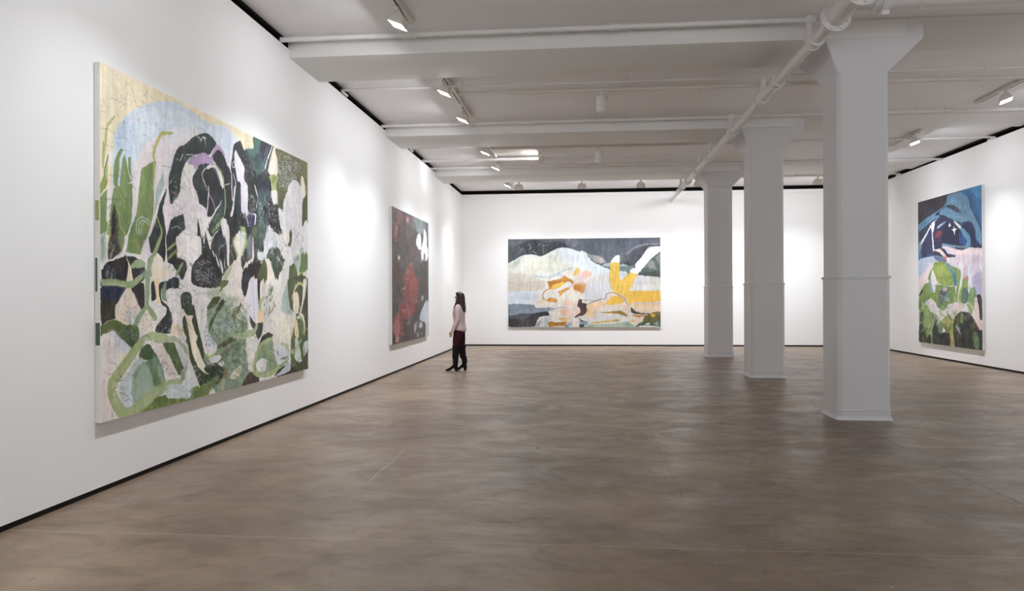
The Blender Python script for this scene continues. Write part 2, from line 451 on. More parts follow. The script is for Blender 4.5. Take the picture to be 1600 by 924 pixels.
# ------------------------------------------------------------------ paintings
PAINT_GARDEN = """
P e6e2de 100 -62 -44 4713 -352 4708 537 -69 1794
P e6e2de 100 -68 1371 4705 959 4693 3091 -74 2961
P ebdfbd 100 -62 -27 4616 -97 4615 138 2875 228 2349 188 185 662 171 869 51 1056 -67 1105
P e9dcb4 60 442 -12 1162 -16 1349 26 1883 21 2658 -19 2765 103 2349 142 1883 87 1349 46 849 95 384 58
P cbdae5 100 170 1006 172 596 213 485 325 355 531 224 816 100 1090 28 1349 36 1627 82 1883 76 2110 57 2300 106 2399 154 2251 322 2061 425 1709 318 1386 302 1160 429 1016 730 747 961 409 972
P d3e0e9 100 325 442 592 254 1090 91 1545 122 1882 108 2251 162 2108 282 1710 169 1089 248 749 401 560 642 381 835
P c2d4e3 80 185 713 241 496 354 365 470 409 410 653 468 820 323 984 170 1006
P e4dcdc 100 424 970 439 754 622 539 847 380 1235 234 1544 205 1347 351 1088 523 981 736 980 1006 877 1209 436 1430 408 1184
P dfe6ec 80 1018 303 1348 209 1544 205 1197 382 1053 471 983 427
P cfdce6 90 1839 97 2110 46 2300 94 2399 131 2251 253 2250 436 2347 604 2250 527 2108 282 1926 230
P dcdde8 100 1882 239 2109 259 2250 436 2297 703 2154 543 2016 344
H dfe3ea 35 60 99 56 9 80 40 202 290 1527 -51 1329 456 200 676
H f0e6c8 40 50 73 43 10 60 40 5 9 1146 -22 341 298 15 546
H e6d3b0 30 25 72 43 10 60 40 5 9 641 -52 487 172 17 172
P 7c925a 100 0 1073 91 1002 88 1322 12 1371 -3 1372
P a9b578 100 1 982 53 891 106 730 86 734 92 960 13 1063 -2 1074
P 8c9a4e 100 1 974 53 887 89 960 13 1055
S 9aa465 100 20 41 626 30 803 60 689
S b9b877 100 27 188 388 91 495 67 618 43 740
S b9b877 100 23 60 663 38 768 30 845
S 5f7a48 100 16 95 741 63 830 46 900
P 7c925a 100 179 759 220 691 262 644 300 641 255 711 243 808 223 966 185 963 169 931
S 5d7548 80 6 269 647 220 743 199 944
P 7c925a 100 311 678 339 730 382 837 410 898 261 945 258 892 275 785
P 7c925a 100 365 694 404 687 408 779 411 867 375 803
S d9dcc0 100 9 356 709 370 803 403 895
P ece3cf 100 7 1060 92 977 178 968 199 976 411 894 418 906 199 982 78 1012 13 1067
P 7c925a 100 165 987 418 906 424 1060 412 1239 336 1422 63 1459 117 1252 131 1132
P 8a9c62 60 172 991 254 970 246 1239 157 1248
P 738a4f 50 268 977 338 949 351 1316 266 1366
P e6e2de 100 91 1002 172 982 131 1132 110 1286 77 1256 84 1121
P 2b2828 100 174 1114 205 1157 232 1292 204 1432 129 1441 144 1249
P 6e8350 90 205 1123 267 1185 294 1321 238 1429 218 1310
H b8805e 60 14 81 51 4 100 40 39 1143 253 1117 308 1407 38 1427
H a8b47c 50 40 127 78 8 95 15 172 999 410 921 409 1222 156 1418
H 5f7745 50 30 127 78 6 85 15 172 999 410 921 409 1222 156 1418
S a9b880 80 14 198 1124 246 1187 259 1289 322 1353
P 7c925a 100 553 768 638 712 774 646 757 775 747 1056 723 1189 604 1384 336 1440 409 1275 483 1143 522 940
P 6f8a4d 50 560 780 669 725 684 935 574 1023 528 1119
H a5b277 50 45 140 82 8 95 15 560 780 765 671 739 1188 453 1306 514 941
H c98f5c 60 22 77 45 5 10 40 483 1089 731 1058 730 1282 453 1306
S b5b868 100 39 1055 339 882 377 815 453 758 549 733 628
S b5b868 90 33 758 523 733 593 749 655 740 908
S c4c49a 80 9 749 795 751 981 739 1113
S b8cabb 90 14 490 1375 483 1232 558 1179 667 1195 698 1247
S cdd6cf 90 11 512 1391 520 1246 589 1203 667 1232
S c5ccc0 90 8 535 1408 550 1262 604 1220
P e6e2de 100 425 954 515 788 545 774 522 940 476 1161 409 1284 336 1422 308 1428 402 1249 424 1060
P a6bdb8 100 889 744 905 856 863 919 796 1050 747 1150 764 998 797 881
S c8d4d0 70 7 880 878 797 891
P a9b578 80 90 1305 130 1301 136 1437 103 1439
P 7d9a90 80 64 1341 12 1412 12 1450 50 1447
P b7c187 90 350 1425 438 1361 527 1363 573 1409
P 2f3a38 100 948 878 930 948 888 1068 912 1170 946 1291 928 1384 795 1393 674 1397 682 1351 763 1223 829 1046 863 985
P 2a3136 80 779 1184 845 1158 861 1308 730 1393 682 1378
S 8f9c5c 100 30 796 1154 862 1260 861 1327 795 1426
S 8f9c5c 100 15 878 1335 946 1310
H c6cfc8 60 10 81 46 4 80 50 731 1207 829 1179 828 1367 698 1377
P 2f3a38 100 1690 324 1198 424 1089 534 1036 652 986 776 986 892 1022 1018 1087 956 1141 919 1178 885 1193 773 1234 647 1310 553 1387 498 1689 399
P 2f3a38 100 1107 523 1273 397 1426 293 1607 221 1732 201 1731 403
P 2f3a38 100 1518 254 1641 214 1767 205 1854 236 1893 271 1831 327 1745 408 1518 441
P 263034 60 1518 348 1682 346 1745 403 1518 436
P e6e2de 100 1338 548 1272 590 1215 700 1196 842 1141 939 1289 909 1443 889 1625 822 1688 665 1524 608 1445 570
P b89bc2 100 1338 538 1445 467 1586 421 1689 409 1689 521 1585 555 1484 614 1425 573 1329 575
P ab8dba 50 1445 497 1606 446 1689 452 1689 505 1524 545
P b89bc2 100 1538 435 1682 415 1766 426 1887 278 1998 283 2067 325 2078 389 1987 329 1942 310 1799 425 1853 496 1681 516 1537 562
H c9c3b5 70 14 91 49 7 60 60 1071 567 1329 479 1234 587 1035 768 999 929 1178 894
P 7d8a86 80 1105 924 1160 902 1123 961 1043 1001 1070 939
P 2f3a38 100 1689 521 1585 555 1494 607 1415 688 1414 770 1483 821 1543 938 1624 980 1708 981
P 2f3a38 100 1517 566 1681 516 1745 505 1618 601 1608 666 1680 792 1764 866 1659 890 1516 867
P 2c2d30 100 1831 522 1618 606 1608 645 1701 789 1786 874 1996 847 1985 671 1918 572
P 2c2f31 100 1931 318 2044 351 2136 446 2219 522 2217 818 2064 838 2065 637 1963 521 1805 424
S 8c9c68 100 29 1875 481 1986 539 2054 639 2076 825
S dcd6dc 100 15 1853 496 1952 589 1996 703 2007 834
S dcd6dc 100 12 1755 503 1618 601 1598 646 1701 789 1764 866
S c5b4cf 70 11 1766 501 1852 540 1963 653
P dfe0e8 100 1998 283 2090 331 2219 477 2261 812 2290 808 2243 541 2207 433 2269 194 2430 117 2126 32 1746 108 1898 248
P cfdde9 80 1768 114 2103 49 2293 166 2220 261 2102 307 1987 252 1898 248
P 2f3133 100 2430 117 2293 189 2244 336 2219 477 2243 541 2290 808 2892 730 2894 435 2544 209 2468 130
S e6e0e2 100 15 2267 526 2328 596 2339 791
P e2dde4 100 2330 241 2416 303 2543 398 2530 518 2634 621 2633 764 2452 787 2453 600 2365 567 2292 327
P cdb9d8 50 2543 539 2634 621 2620 718 2542 729 2465 598
H d5d8d6 60 20 108 48 7 60 80 2493 242 2784 186 2894 435 2543 492
S d8dcd4 90 12 2329 354 2256 414 2267 457 2316 414 2280 375
P 3a4b4c 100 2785 3 3432 8 3275 399 2894 435 2544 209 2785 137
P 537a6f 90 2799 1 2981 5 2924 146 2784 234 2571 192 2785 137
P 33363e 100 2981 11 3277 14 3156 165 3009 217 2952 141
P 47625e 70 2811 278 3125 271 3184 464 2894 509
S 7f96ac 80 16 3216 13 3126 170 3008 317
S 9fb3be 70 12 3171 22 3067 181
P 2c2f33 100 2894 435 3184 337 3274 476 3273 681 2892 730
P 3a3e5c 60 2893 533 3124 524 3123 650 2893 681
S e4ddd0 100 30 3308 7 3155 215 3096 327
S d9d2c4 100 18 3354 11 3246 199 3185 324
P ece3cf 100 3338 14 3432 8 3463 133 3510 269 3478 353 3306 387 3184 337 3276 168
P 6c6c47 100 3432 8 4505 -9 4502 521 3460 657 3430 374 3510 269 3463 133
P 5a5c40 60 3495 101 3966 67 3791 289 3558 406 3463 264
P 83804c 80 4182 28 4505 13 4504 231 4255 213
H 8a8a55 50 40 216 83 22 75 20 3496 9 4486 2 4485 176 3624 316
H 4a4d3a 50 40 214 82 21 75 25 3496 9 4486 2 4483 466 3493 600
D dfe0da 90 330 7 3528 29 4182 28 4181 225 3791 424 3493 469 3494 258
D c3cad4 90 260 10 3527 200 4257 14 4181 282 3824 501 3493 495
P a9b578 100 3275 360 3478 353 3430 478 3476 655 3273 681 3305 497 3214 408
P 6b7b3a 70 3306 368 3446 361 3367 461 3305 484
P e6e2de 100 3274 604 3367 552 3445 606 3460 657 3273 681
P e2e0de 100 4018 307 4180 338 4273 423 4253 554 3756 618 3825 419
P ece3cf 100 4255 234 4331 229 4414 360 4405 534 4291 549 4236 400
P 2f3234 100 1680 795 2893 623 2889 1324 2461 1444 1677 1357 1533 1409 1534 1138
P 3a3a35 100 1741 1310 2215 1207 2890 1151 3179 1305 3179 1407 2889 1471 2512 1559 2461 1514 2214 1514 2014 1667 2014 1767 1531 1774 1533 1409 1677 1357
H 8f9478 60 70 172 80 8 88 8 1762 1330 2215 1230 2890 1176 2889 1447 2461 1514 2214 1502 1980 1646
H a9b4bc 60 50 148 69 7 92 8 1762 1330 2215 1230 2890 1176 2889 1447 2461 1514 2214 1502 1980 1646
P 263230 100 1536 815 1722 789 1679 986 1535 951
P e6e2de 100 1535 951 1679 980 1700 1053 1785 1038 1752 1117 1678 1198 1636 1339 1595 1321 1574 1270 1534 1305
P 2b2c2f 100 1722 735 1996 694 2003 749 1872 963 1785 1038 1700 1053 1711 939
S e2dce0 100 18 1722 735 1733 787 1711 907 1689 1048
S c2a9cc 100 11 1743 818 1829 893 1872 974
S e2dce0 100 20 2007 848 1872 974 1763 1083 1699 1196
P 3c4d44 90 2007 859 2065 740 2099 858 2075 984 1784 1221 1784 1146
S 8fa075 100 31 2058 685 2076 738 2087 882 2064 997
S 97a96f 100 44 2040 1021 1938 1109 1806 1208
H 78907c 70 24 134 65 9 115 15 1806 1036 2007 925 2052 1009 1784 1199
P e6e2de 100 1983 1083 2052 1031 2164 1110 2179 1278 2166 1527 2124 1518 2109 1305 2017 1201
P e6e2de 100 1972 1139 1849 1237 1783 1318 1772 1394 1719 1333 1678 1230 1699 1186 1784 1253
S e0dde0 100 18 1805 1392 1848 1454
P e4dfe2 100 1859 1421 1936 1581 1958 1580 1914 1473
P ddd9dc 100 1947 1476 1993 1479 2031 1577 2026 1633 1992 1601
S dcd8d4 100 13 2073 1442 2061 1532 2084 1575
P 3a3f49 80 1983 1204 2097 1273 2096 1463 1959 1492 1892 1386
S 8fa6bb 90 14 2074 1308 1959 1360 1925 1450
P 2d2b2a 90 1948 1383 2062 1387 2050 1477 1970 1470
S e4dfe0 100 16 2230 660 2242 715 2246 794 2266 826
P e4dfe0 100 2296 650 2315 647 2327 703 2277 927 2228 1007 2205 992 2253 884
P 3a4a52 60 2327 703 2452 685 2451 907 2363 975 2289 949
P e2dce4 100 2460 614 2568 597 2634 659 2625 875 2659 907 2822 901 2849 935 2835 1009 2794 1044 2780 942 2619 929 2464 906
P 2e3050 100 2632 916 2802 921 2780 1039 2672 1062 2619 1007
S e0dce0 90 16 2464 906 2567 912 2645 1052
H d8d6d6 80 10 116 53 10 10 50 2438 914 2593 897 2593 974 2438 990
S e8e2dc 100 25 2810 573 2851 628 2893 709 2850 824
S e8e2dc 100 18 2893 709 2977 772 2977 846
H cfd4cf 70 22 109 48 7 40 80 2647 693 2837 667 2836 887 2672 906
P 465a5c 90 2893 623 3274 568 3304 731 3063 1024 2891 1041
P 2b2d30 100 3123 678 3492 629 3722 653 3654 795 3587 1094 3122 981 3005 930
P 3e544d 90 3006 843 3181 924 3062 1212 2889 1324 2835 1132 2891 955
H 93a9b4 60 60 175 75 11 85 20 2921 656 3243 611 3121 1107 2889 1324
D dcdcd8 90 160 7 3153 649 3790 563 3621 932 3181 950
P 5c6340 80 3493 537 3790 495 3722 653 3589 762 3429 690
P e6e2de 100 3274 568 3445 544 3454 674 3381 728 3289 669
S b9bf76 100 18 3455 543 3467 672 3413 718
P e3e1de 100 3790 495 4254 429 4328 647 4289 908 4481 832 4498 1280 4286 1349 4174 1524 3958 1449 3819 1374 3619 1278 3686 1086 3555 978 3492 787 3524 744 3621 772 3655 661
P ece3cf 100 4273 427 4425 405 4405 523 4329 519
P 50552f 100 4329 533 4503 438 4500 830 4403 811 4289 908 4290 652
H c3c8d6 45 130 247 96 9 85 30 3756 595 4254 529 4287 1150 3820 1265 3620 1065
P 4e5136 100 3856 1004 3943 1037 3889 1206 3786 1226 3685 1193 3821 1156
P ece3cf 100 3720 1056 3822 1007 3848 1127 3786 1213 3702 1178
P dadfe0 100 3302 1015 3426 1107 3554 1123 3619 1224 3489 1286 3270 1300 3120 1360 3061 1363 3062 1212 3150 1130 3181 1026 3122 968 3241 1097
H 9fb2cc 60 60 155 64 8 80 40 3121 1107 3554 1123 3553 1282 3120 1347
P 3e4b3a 100 3119 1372 3270 1274 3457 1249 3553 1308 3618 1384 3684 1407 3423 1707 3299 1606 3269 1453 3119 1410
H 7fa0a4 60 30 187 77 12 85 20 3179 1305 3521 1284 3520 1468 3239 1480
P ece3cf 100 3105 1411 3209 1418 3423 1694 3423 1766 3147 1769 3133 1611 3075 1488
P e2e2dc 100 3819 1374 3888 1534 3783 1761 3454 1765 3487 1627 3651 1462
P 5f6f48 100 3853 1481 3958 1435 4065 1444 4118 1582 4063 1723 3817 1761 3818 1591
P a9c0b0 90 3959 1366 4175 1299 4498 1280 4249 1380 4174 1552 4065 1472
P 6f8452 100 4249 1295 4498 1280 4496 1513 4174 1538 4230 1409
S b5bb6d 100 33 4399 1545 4173 1566 4100 1666 4136 1694 4322 1662
P 4b5132 100 4173 1580 4323 1562 4266 1649 4136 1666
P dfe0cc 100 4323 1562 4457 1543 4437 1753 4284 1755 4322 1662
P 2d2c2e 100 1533 1409 1677 1400 1848 1476 2003 1634 2014 1733 1957 1767 1803 1716 1675 1718 1532 1659
H a9bcbc 70 70 106 53 7 60 80 1533 1409 1719 1440 1935 1647 1935 1735 1532 1721
P d9dfcf 100 2438 1084 2592 1128 2591 1271 2487 1396 2462 1374 2462 1222
P e6e2de 100 2425 1143 2482 1279 2474 1397 2386 1448 2287 1339 2263 1260 2337 1185
P e6d9c6 70 2337 1208 2462 1257 2449 1386 2386 1436 2312 1337
S a9b873 100 35 2337 1174 2268 1260 2300 1338 2373 1414 2336 1485
S a9b873 100 47 2438 1095 2566 1154 2591 1259 2492 1372
P e8dccf 100 2436 1399 2461 1514 2459 1778 2071 1782 1980 1784 2014 1667 2214 1514 2336 1462
P a6b37e 80 2014 1667 2214 1514 2262 1523 2072 1732 2095 1782 1991 1783
P 4d5a3c 100 2072 1710 2165 1697 2095 1782 2048 1783
P 6a7a4e 90 2698 1143 2807 1061 2877 1067 2862 1154 2779 1185
P 8a9296 80 2618 1198 2752 1175 2724 1406 2643 1459 2604 1342
P e6e2de 100 2765 1186 2792 1427 2669 1493 2512 1559 2512 1536 2590 1485 2723 1431
P 2a2629 100 2512 1559 2723 1491 2917 1445 3002 1491 2916 1568 2859 1773 2459 1778 2473 1654
P 3a4658 70 2486 1666 2642 1602 2668 1775 2472 1777
P e6e2de 100 2615 1776 2668 1673 2777 1646 2859 1693 2873 1772
P 566038 100 2888 1594 3061 1413 3148 1535 3117 1769 2887 1772
P e6e2de 100 2943 1772 3001 1678 3059 1689 3073 1770
P d5dbdd 100 2889 1324 3120 1360 3119 1410 3002 1441 2889 1422
P 2f3a38 100 1232 1077 1269 1213 1158 1283 1103 1371 946 1382 954 1310 1024 1158 1122 1109
P e6e2de 100 1270 1032 1443 909 1523 940 1562 1103 1501 1213 1521 1341 1103 1371 1176 1272 1269 1223
P ded6e2 80 1483 925 1624 991 1686 994 1686 1090 1542 1042
P 2b2828 100 1512 1087 1562 1207 1571 1337 1501 1342 1501 1213
P 2b2828 100 1592 1257 1622 1334 1592 1336
P e4dadd 100 913 1036 999 948 1025 1017 1141 939 1251 1015 1232 1077 1033 1148 946 1301 938 1167
H 9aa08a 50 30 113 60 5 80 50 1034 1021 1522 961 1481 1318 1139 1344
S a9ad5f 100 20 1103 1346 1212 1358 1287 1312
P 302b2c 100 5 1647 11 1664 76 1602 265 1524 336 1529 379 1597 335 1792 10 1797 11 1730
P 29304a 100 10 1797 335 1792 320 1836 195 1939 10 1929
P 33332a 100 10 1896 222 1931 194 2051 61 2081 9 2096
S 6e7a45 90 5 101 1972 48 2147
S 6e7a45 90 5 195 1828 141 1981 74 2148
P 2e2c2e 100 350 1537 542 1545 603 1624 602 1715 451 1790 407 1631
P 2e2a2c 100 407 1800 587 1752 601 1971 585 2071 540 1988 436 1844
P 7c925a 100 218 1373 351 1362 308 1487 265 1507 217 1433
P 7c925a 100 351 1362 588 1342 542 1500 452 1505 336 1494
P a9ae62 70 336 1424 452 1380 542 1427 527 1500 482 1414 379 1412 336 1468
P 5b5048 100 130 1380 218 1373 252 1499 102 1584 103 1441
P 2b2828 80 183 1401 252 1499 129 1558 116 1474
P e6e2de 100 11 1664 8 1639 56 1595 265 1516 322 1364 372 1360 336 1494 364 1510 482 1521 572 1570 542 1554 350 1515 322 1530 169 1573 76 1602
P ece3cf 100 56 1595 51 1386 103 1382 76 1577
P 86a08e 80 11 1589 9 1390 57 1386 56 1562
H e3e3dc 80 16 80 51 5 100 20 130 1405 197 1400 169 1521 116 1525
H 9fb4c0 90 14 146 93 6 85 8 63 1603 196 1588 182 1726 75 1728
P 4a3c3c 30 527 1347 666 1336 572 1471 542 1491
P e4dcdc 100 666 1336 682 1464 713 1490 665 1548 572 1570 542 1518 604 1405
P 9cae86 100 393 1623 452 1567 542 1545 618 1587 587 1615 451 1630
P e8dcb8 100 329 1530 371 1580 400 1658 414 1746 414 1835 525 1979 540 1988 434 2155 208 2085 188 2016 195 1948 264 1880 335 1809 335 1739 364 1616 343 1555
P e4d6c9 80 335 1809 414 1835 525 1979 509 2023 377 2003 319 2124 208 2068 195 1965 264 1880
S b7908f 90 6 320 1862 320 1932 362 1976 435 1977 495 1933 436 1862
P c3cdc8 80 362 2003 480 1996 449 2129 376 2135
S 93a775 100 58 10 1751 155 1756 335 1774 436 1764 526 1712 634 1659
S b3bd93 80 26 10 1776 168 1773 335 1783
P 2f3a38 100 674 1344 861 1320 861 1386 729 1479 697 1481 682 1436
P 2b2a2d 100 861 1320 929 1314 928 1515 894 1565 827 1492 794 1475
P 312d33 100 946 1313 1122 1298 1139 1366 1121 1495 1268 1517 1305 1596 1211 1720 1120 1633 1067 1596 1031 1568 962 1552 945 1418
S 8fa070 100 53 861 1320 811 1399 729 1517 665 1566
S 8f9c60 100 29 1287 1320 1103 1368 945 1447
S 7f8c55 100 36 1231 1379 1103 1447 962 1523
S 8b9a6c 100 37 1230 1549 1138 1642 1102 1683
S c3c48a 90 11 1287 1355 1268 1447 1286 1516
P e6e2de 100 1122 1298 1541 1264 1581 1439 1401 1552 1381 1736 1679 1773 1678 1921 1458 2023 1516 2237 1064 2216 1029 2093 995 1937 926 1860 961 1783 1119 1771 1267 1678 1305 1556 1193 1491 1121 1407
S e8e4de 100 12 937 1313 936 1515
P e9e0d0 100 697 1537 794 1504 860 1509 928 1592 945 1553 970 1590 1005 1564 1066 1635 1066 1674 961 1701 826 1719 744 1730 697 1648
P efe0c4 70 729 1600 827 1577 927 1640 944 1697 793 1720 728 1712
P f0d9b0 100 736 1721 835 1719 818 1785 826 1860 858 1955 960 1995 792 2011 784 1898 760 1804
P e6e2de 100 711 1935 858 1946 926 1985 925 2052 824 2115 727 2112 679 2009
P eadfd2 100 601 2007 727 1991 791 2142 791 2203 464 2188 479 2148
S 8fa67f 100 73 665 1557 649 1732 641 1843 632 1971
S a3b48c 100 37 729 1526 681 1621 705 1685
S 8fa67f 100 57 632 1962 524 2042 464 2121 434 2186
S 94a876 100 67 648 1962 727 2037 775 2076
P 6e9088 80 603 1624 633 1714 602 1724 572 1698 556 1662
P 33343a 100 704 1750 744 1739 776 1861 776 1898 711 1916 696 1824
P 2c3032 100 826 1757 961 1725 944 1822 859 1803 859 1898 960 1956 1029 2054 1029 2214 775 2202 791 2133 926 2042 943 1975 858 1946 826 1860
P 7f9c78 100 910 1736 944 1726 944 1822 926 1860 960 1918 875 1898 859 1822
P 2d3038 100 1013 1705 1120 1682 1174 1720 1137 1800 1030 1792 944 1812 961 1735
S 4e6fa6 90 11 1031 1704 1039 1782
S cdd9e6 90 13 1084 1683 1156 1701 1165 1780
P 2d2a2b 100 1540 1472 1680 1443 1679 1773 1439 1761 1381 1716 1401 1572
H c9d2d4 70 60 121 62 6 40 80 1401 1552 1680 1475 1679 1751 1400 1746
P 3c4a38 100 1182 1869 1266 1829 1380 1848 1399 1951 1418 2043 1322 2041 1303 2061 1209 1999
H 9fb0b0 60 20 75 40 5 40 80 1192 1859 1380 1859 1380 1950 1191 1949
H 6d6480 55 70 95 50 4 60 80 1285 1778 1641 1794 1639 2217 1064 2192 995 1937
H 7a6a72 50 70 74 44 3 60 80 195 1948 510 1987 792 2114 726 2177 249 2121
D d8dcdc 90 30 6 792 2105 1029 2074 1029 2214 791 2203
P ece3cf 100 1210 1989 1284 2040 1379 2042 1438 2033 1497 2086 1379 2083 1437 2234 1302 2227 1246 2099
P ecd2b8 80 1303 2061 1379 2073 1379 2231 1321 2228
P 5d6b38 100 9 2104 194 2064 376 2144 405 2185 9 2166
H 8a9c6a 60 24 84 52 4 40 80 194 2068 376 2144 390 2184 194 2175
P 4a5a38 100 1399 2084 1477 2096 1516 2237 1437 2234
P 5d6b38 100 9 2106 479 2123 508 2241 419 2316 235 2218 167 2159 9 2197
P 3d5038 80 263 2141 479 2168 523 2242 419 2312 249 2218
H 9bb09a 70 50 86 52 4 40 80 221 2114 479 2123 508 2241 390 2306 249 2210
P e2dcd8 100 9 2214 74 2175 167 2156 235 2209 404 2315 332 2416 165 2563 98 2623 191 2806 260 2894 6 2882
P c8d2d6 90 74 2175 167 2156 235 2209 390 2314 332 2372 221 2294 167 2197
P e6cfc4 60 34 2215 100 2202 99 2396 46 2417
P ebe3b4 60 262 2340 361 2356 261 2470 206 2482
P e9d9cc 60 8 2430 206 2465 111 2591 164 2785 6 2861
S 8a6d72 80 5 46 2483 125 2508 206 2474 179 2428 99 2404
S 8a6d72 60 3 107 2110 105 2591
S 7e707a 60 3 187 2113 186 2463
S 7e707a 50 4 242 2209 241 2382
P 8fa28c 100 418 2627 538 2451 630 2459 725 2607 756 2704 446 2791 388 2694
P c4ced4 100 332 2538 508 2403 584 2437 418 2591 388 2694 446 2791 373 2824 288 2803 233 2674 261 2609
P 9fb29c 100 448 2523 584 2446 693 2576 756 2704 629 2725 447 2773 396 2660
P 7d9684 60 433 2540 538 2460 568 2481 477 2544 403 2625
P 4d6140 100 508 2394 554 2316 662 2296 726 2346 790 2417 693 2446 599 2429
P 6d8a74 100 615 2458 790 2417 889 2548 923 2666 789 2698 740 2664 693 2548
P 567046 80 724 2644 757 2517 856 2555 889 2682 789 2689
P a9bfae 80 790 2501 839 2506 906 2665 839 2676
P e0d9d2 100 710 2280 857 2299 993 2442 1134 2621 1115 2649 992 2636 873 2528 790 2388
P dfc9c0 50 758 2302 857 2308 1062 2565 958 2536
P 53653a 100 874 2300 1063 2301 1244 2543 1170 2625 1116 2590 993 2433
P cfd0d2 100 1081 2312 1189 2349 1282 2486 1263 2564 1207 2519
P aab596 100 726 2226 959 2237 1081 2244 1282 2355 1349 2430 1339 2521 1244 2643 1188 2677 1170 2645 1263 2554 1301 2467 1189 2349 1081 2302 857 2299 726 2281
S a3b27a 100 114 584 2255 478 2320 303 2457 151 2579 138 2662 219 2793 330 2871 506 2835 724 2755 923 2705 1133 2680
S b0bd8a 100 75 569 2245 726 2226 959 2257
S b4bf90 60 34 478 2338 275 2498 151 2621 232 2795
S a9b787 100 69 373 2886 629 2798 855 2735 1026 2698 1206 2689
P 8fa58c 100 1207 2559 1262 2645 1243 2683 1170 2685
H 5e5a4a 70 34 55 34 5 30 60 125 2525 261 2453 332 2494 219 2673 138 2645
S 77697a 80 8 539 2252 585 2218 662 2232 718 2309
S d9dce2 80 10 576 2336 584 2273 647 2258
P 6f8438 100 536 2885 724 2811 789 2783 1674 2773 1673 2921 956 2882 551 2896
P 51683a 60 789 2792 1061 2799 1169 2912 723 2886
H 93a35a 60 40 107 58 13 95 20 597 2867 821 2796 1636 2811 1636 2874 788 2876
P b9cac6 100 923 2714 1062 2692 1243 2733 1376 2830 1318 2873 1169 2843 956 2815
H e4ebee 70 60 91 49 7 25 30 940 2707 1243 2723 1376 2840 1243 2873 956 2815
D ccd9de 90 60 11 1244 2643 1435 2663 1493 2897 1318 2853
P 7d9276 100 1644 2299 1924 2249 2551 2278 2681 2572 2679 2908 1921 2884 1705 2729 1622 2572
H c3cdb8 50 90 116 55 6 60 80 1644 2299 2551 2278 2653 2833 1922 2862 1664 2576
H 55684c 50 70 116 55 6 60 80 1644 2299 2551 2278 2653 2833 1922 2862 1664 2576
P 39482f 100 1366 1978 1444 1979 1623 2424 1623 2530 1791 2630 1791 2717 1540 2773 1382 2591 1307 2362 1214 2106
P e8dcc0 100 1034 2130 1196 2145 1307 2311 1363 2508 1540 2784 1421 2718 1306 2543 1307 2311 1232 2267 1016 2228
P ece2cc 100 1215 1986 1308 2058 1424 2061 1384 2111 1482 2280 1462 2310 1622 2551 1780 2651 1769 2682 1643 2658 1500 2571 1402 2439 1345 2283 1308 2129
P e8cfae 60 1280 2078 1365 2080 1403 2235 1383 2326 1326 2211
S e9dcc0 100 44 1442 2319 1482 2270
P cdd6dc 80 1306 2463 1382 2550 1520 2750 1460 2743 1306 2584 1287 2542
H 8a8078 60 60 74 39 4 30 60 1034 2149 1196 2155 1344 2486 1306 2503 1195 2275
P dcdad4 100 1444 1979 1688 1983 1708 2207 1880 2366 1879 2454 1749 2498 1644 2458 1582 2327
D 6d8cb8 90 70 12 1645 2183 1708 2196 1880 2356 1835 2418 1665 2406 1634 2256
P dfdcd6 90 1623 2382 1814 2384 1879 2432 1749 2476 1644 2458
P 869a7a 100 1709 1983 2399 1992 2551 2278 2323 2325 1924 2391 1729 2240
P 7b9072 70 1751 2112 2062 2054 2348 2130 2298 2300 1969 2372 1793 2264
P 9fb2a6 70 2016 2053 2155 2011 2250 2127 2154 2259 2015 2253
P 3f4a34 100 1926 1986 2016 1987 1793 2178 1718 2239 1750 2144 1859 2039
H cdd8d4 55 160 104 50 7 50 80 1751 1983 2449 1992 2473 2274 1969 2372 1750 2241
H 5a7fae 60 24 50 24 11 60 80 1751 2091 2399 2038 2298 2266 1793 2243
H 4d6048 50 60 92 44 8 60 80 1751 1983 2449 1992 2473 2274 1969 2372 1750 2241
P 4b4a30 100 1924 2391 2154 2327 2298 2323 2347 2349 1969 2427
P 5f6142 90 1835 2591 1923 2512 2225 2410 2322 2417 2059 2522 1878 2595
P 879c84 100 2153 2485 2347 2418 2550 2467 2627 2663 2653 2737 2548 2869 2295 2863 1921 2884 1833 2851 1967 2758 2059 2656
P 6b8268 60 2249 2480 2550 2349 2653 2737 2396 2642 2152 2620
H c3cdc4 50 60 124 57 8 70 60 2106 2436 2602 2470 2600 2756 2152 2688
P e2dcd6 100 2552 1994 2657 1995 2682 2356 2734 2721 2653 2737 2601 2566 2551 2230
S b3bf97 100 65 2347 2314 2550 2325 2764 2288 2903 2245
P e9e0c4 100 2187 2770 2223 2717 2396 2654 2459 2660 2433 2739 2296 2782
P 303a2c 100 1791 2544 1923 2599 2059 2656 2012 2740 1900 2794 1705 2771 1540 2752 1791 2717 1622 2614
P 2a3c3a 80 1834 2613 2013 2607 2013 2696 1878 2726
P 8a5a40 80 2036 2654 2129 2663 2105 2728 2035 2721
P d7d3d6 100 1923 2577 2036 2565 2059 2612 1968 2614
P cfd3da 100 1749 2508 1923 2490 1991 2517 1901 2564 1770 2564
S b3c46a 90 28 1664 2465 1749 2498 1857 2463
H e0e0d0 80 20 63 32 7 40 80 1643 2511 1791 2523 1791 2609 1664 2597
P 6b7c4a 95 1381 2816 1621 2783 1878 2704 1922 2753 1747 2841 1459 2887
P 7d8d62 60 1621 2783 1878 2704 1900 2739 1705 2835
P d5a890 70 1990 2760 2058 2768 2035 2865 1989 2848
P 463c34 100 2470 2860 2627 2759 2789 2751 2900 2786 2899 2909 2496 2898
D dfe6e6 90 70 8 1402 2552 1622 2572 1622 2741 1460 2743 1267 2681
D c9d5da 90 60 11 1268 2620 1440 2700 1381 2856 1305 2786
P 3a3428 100 3812 2789 4490 2677 4488 2924 3417 2889
P 4a4e33 100 3818 1662 4496 1647 4488 2880 3950 2802 3815 2219
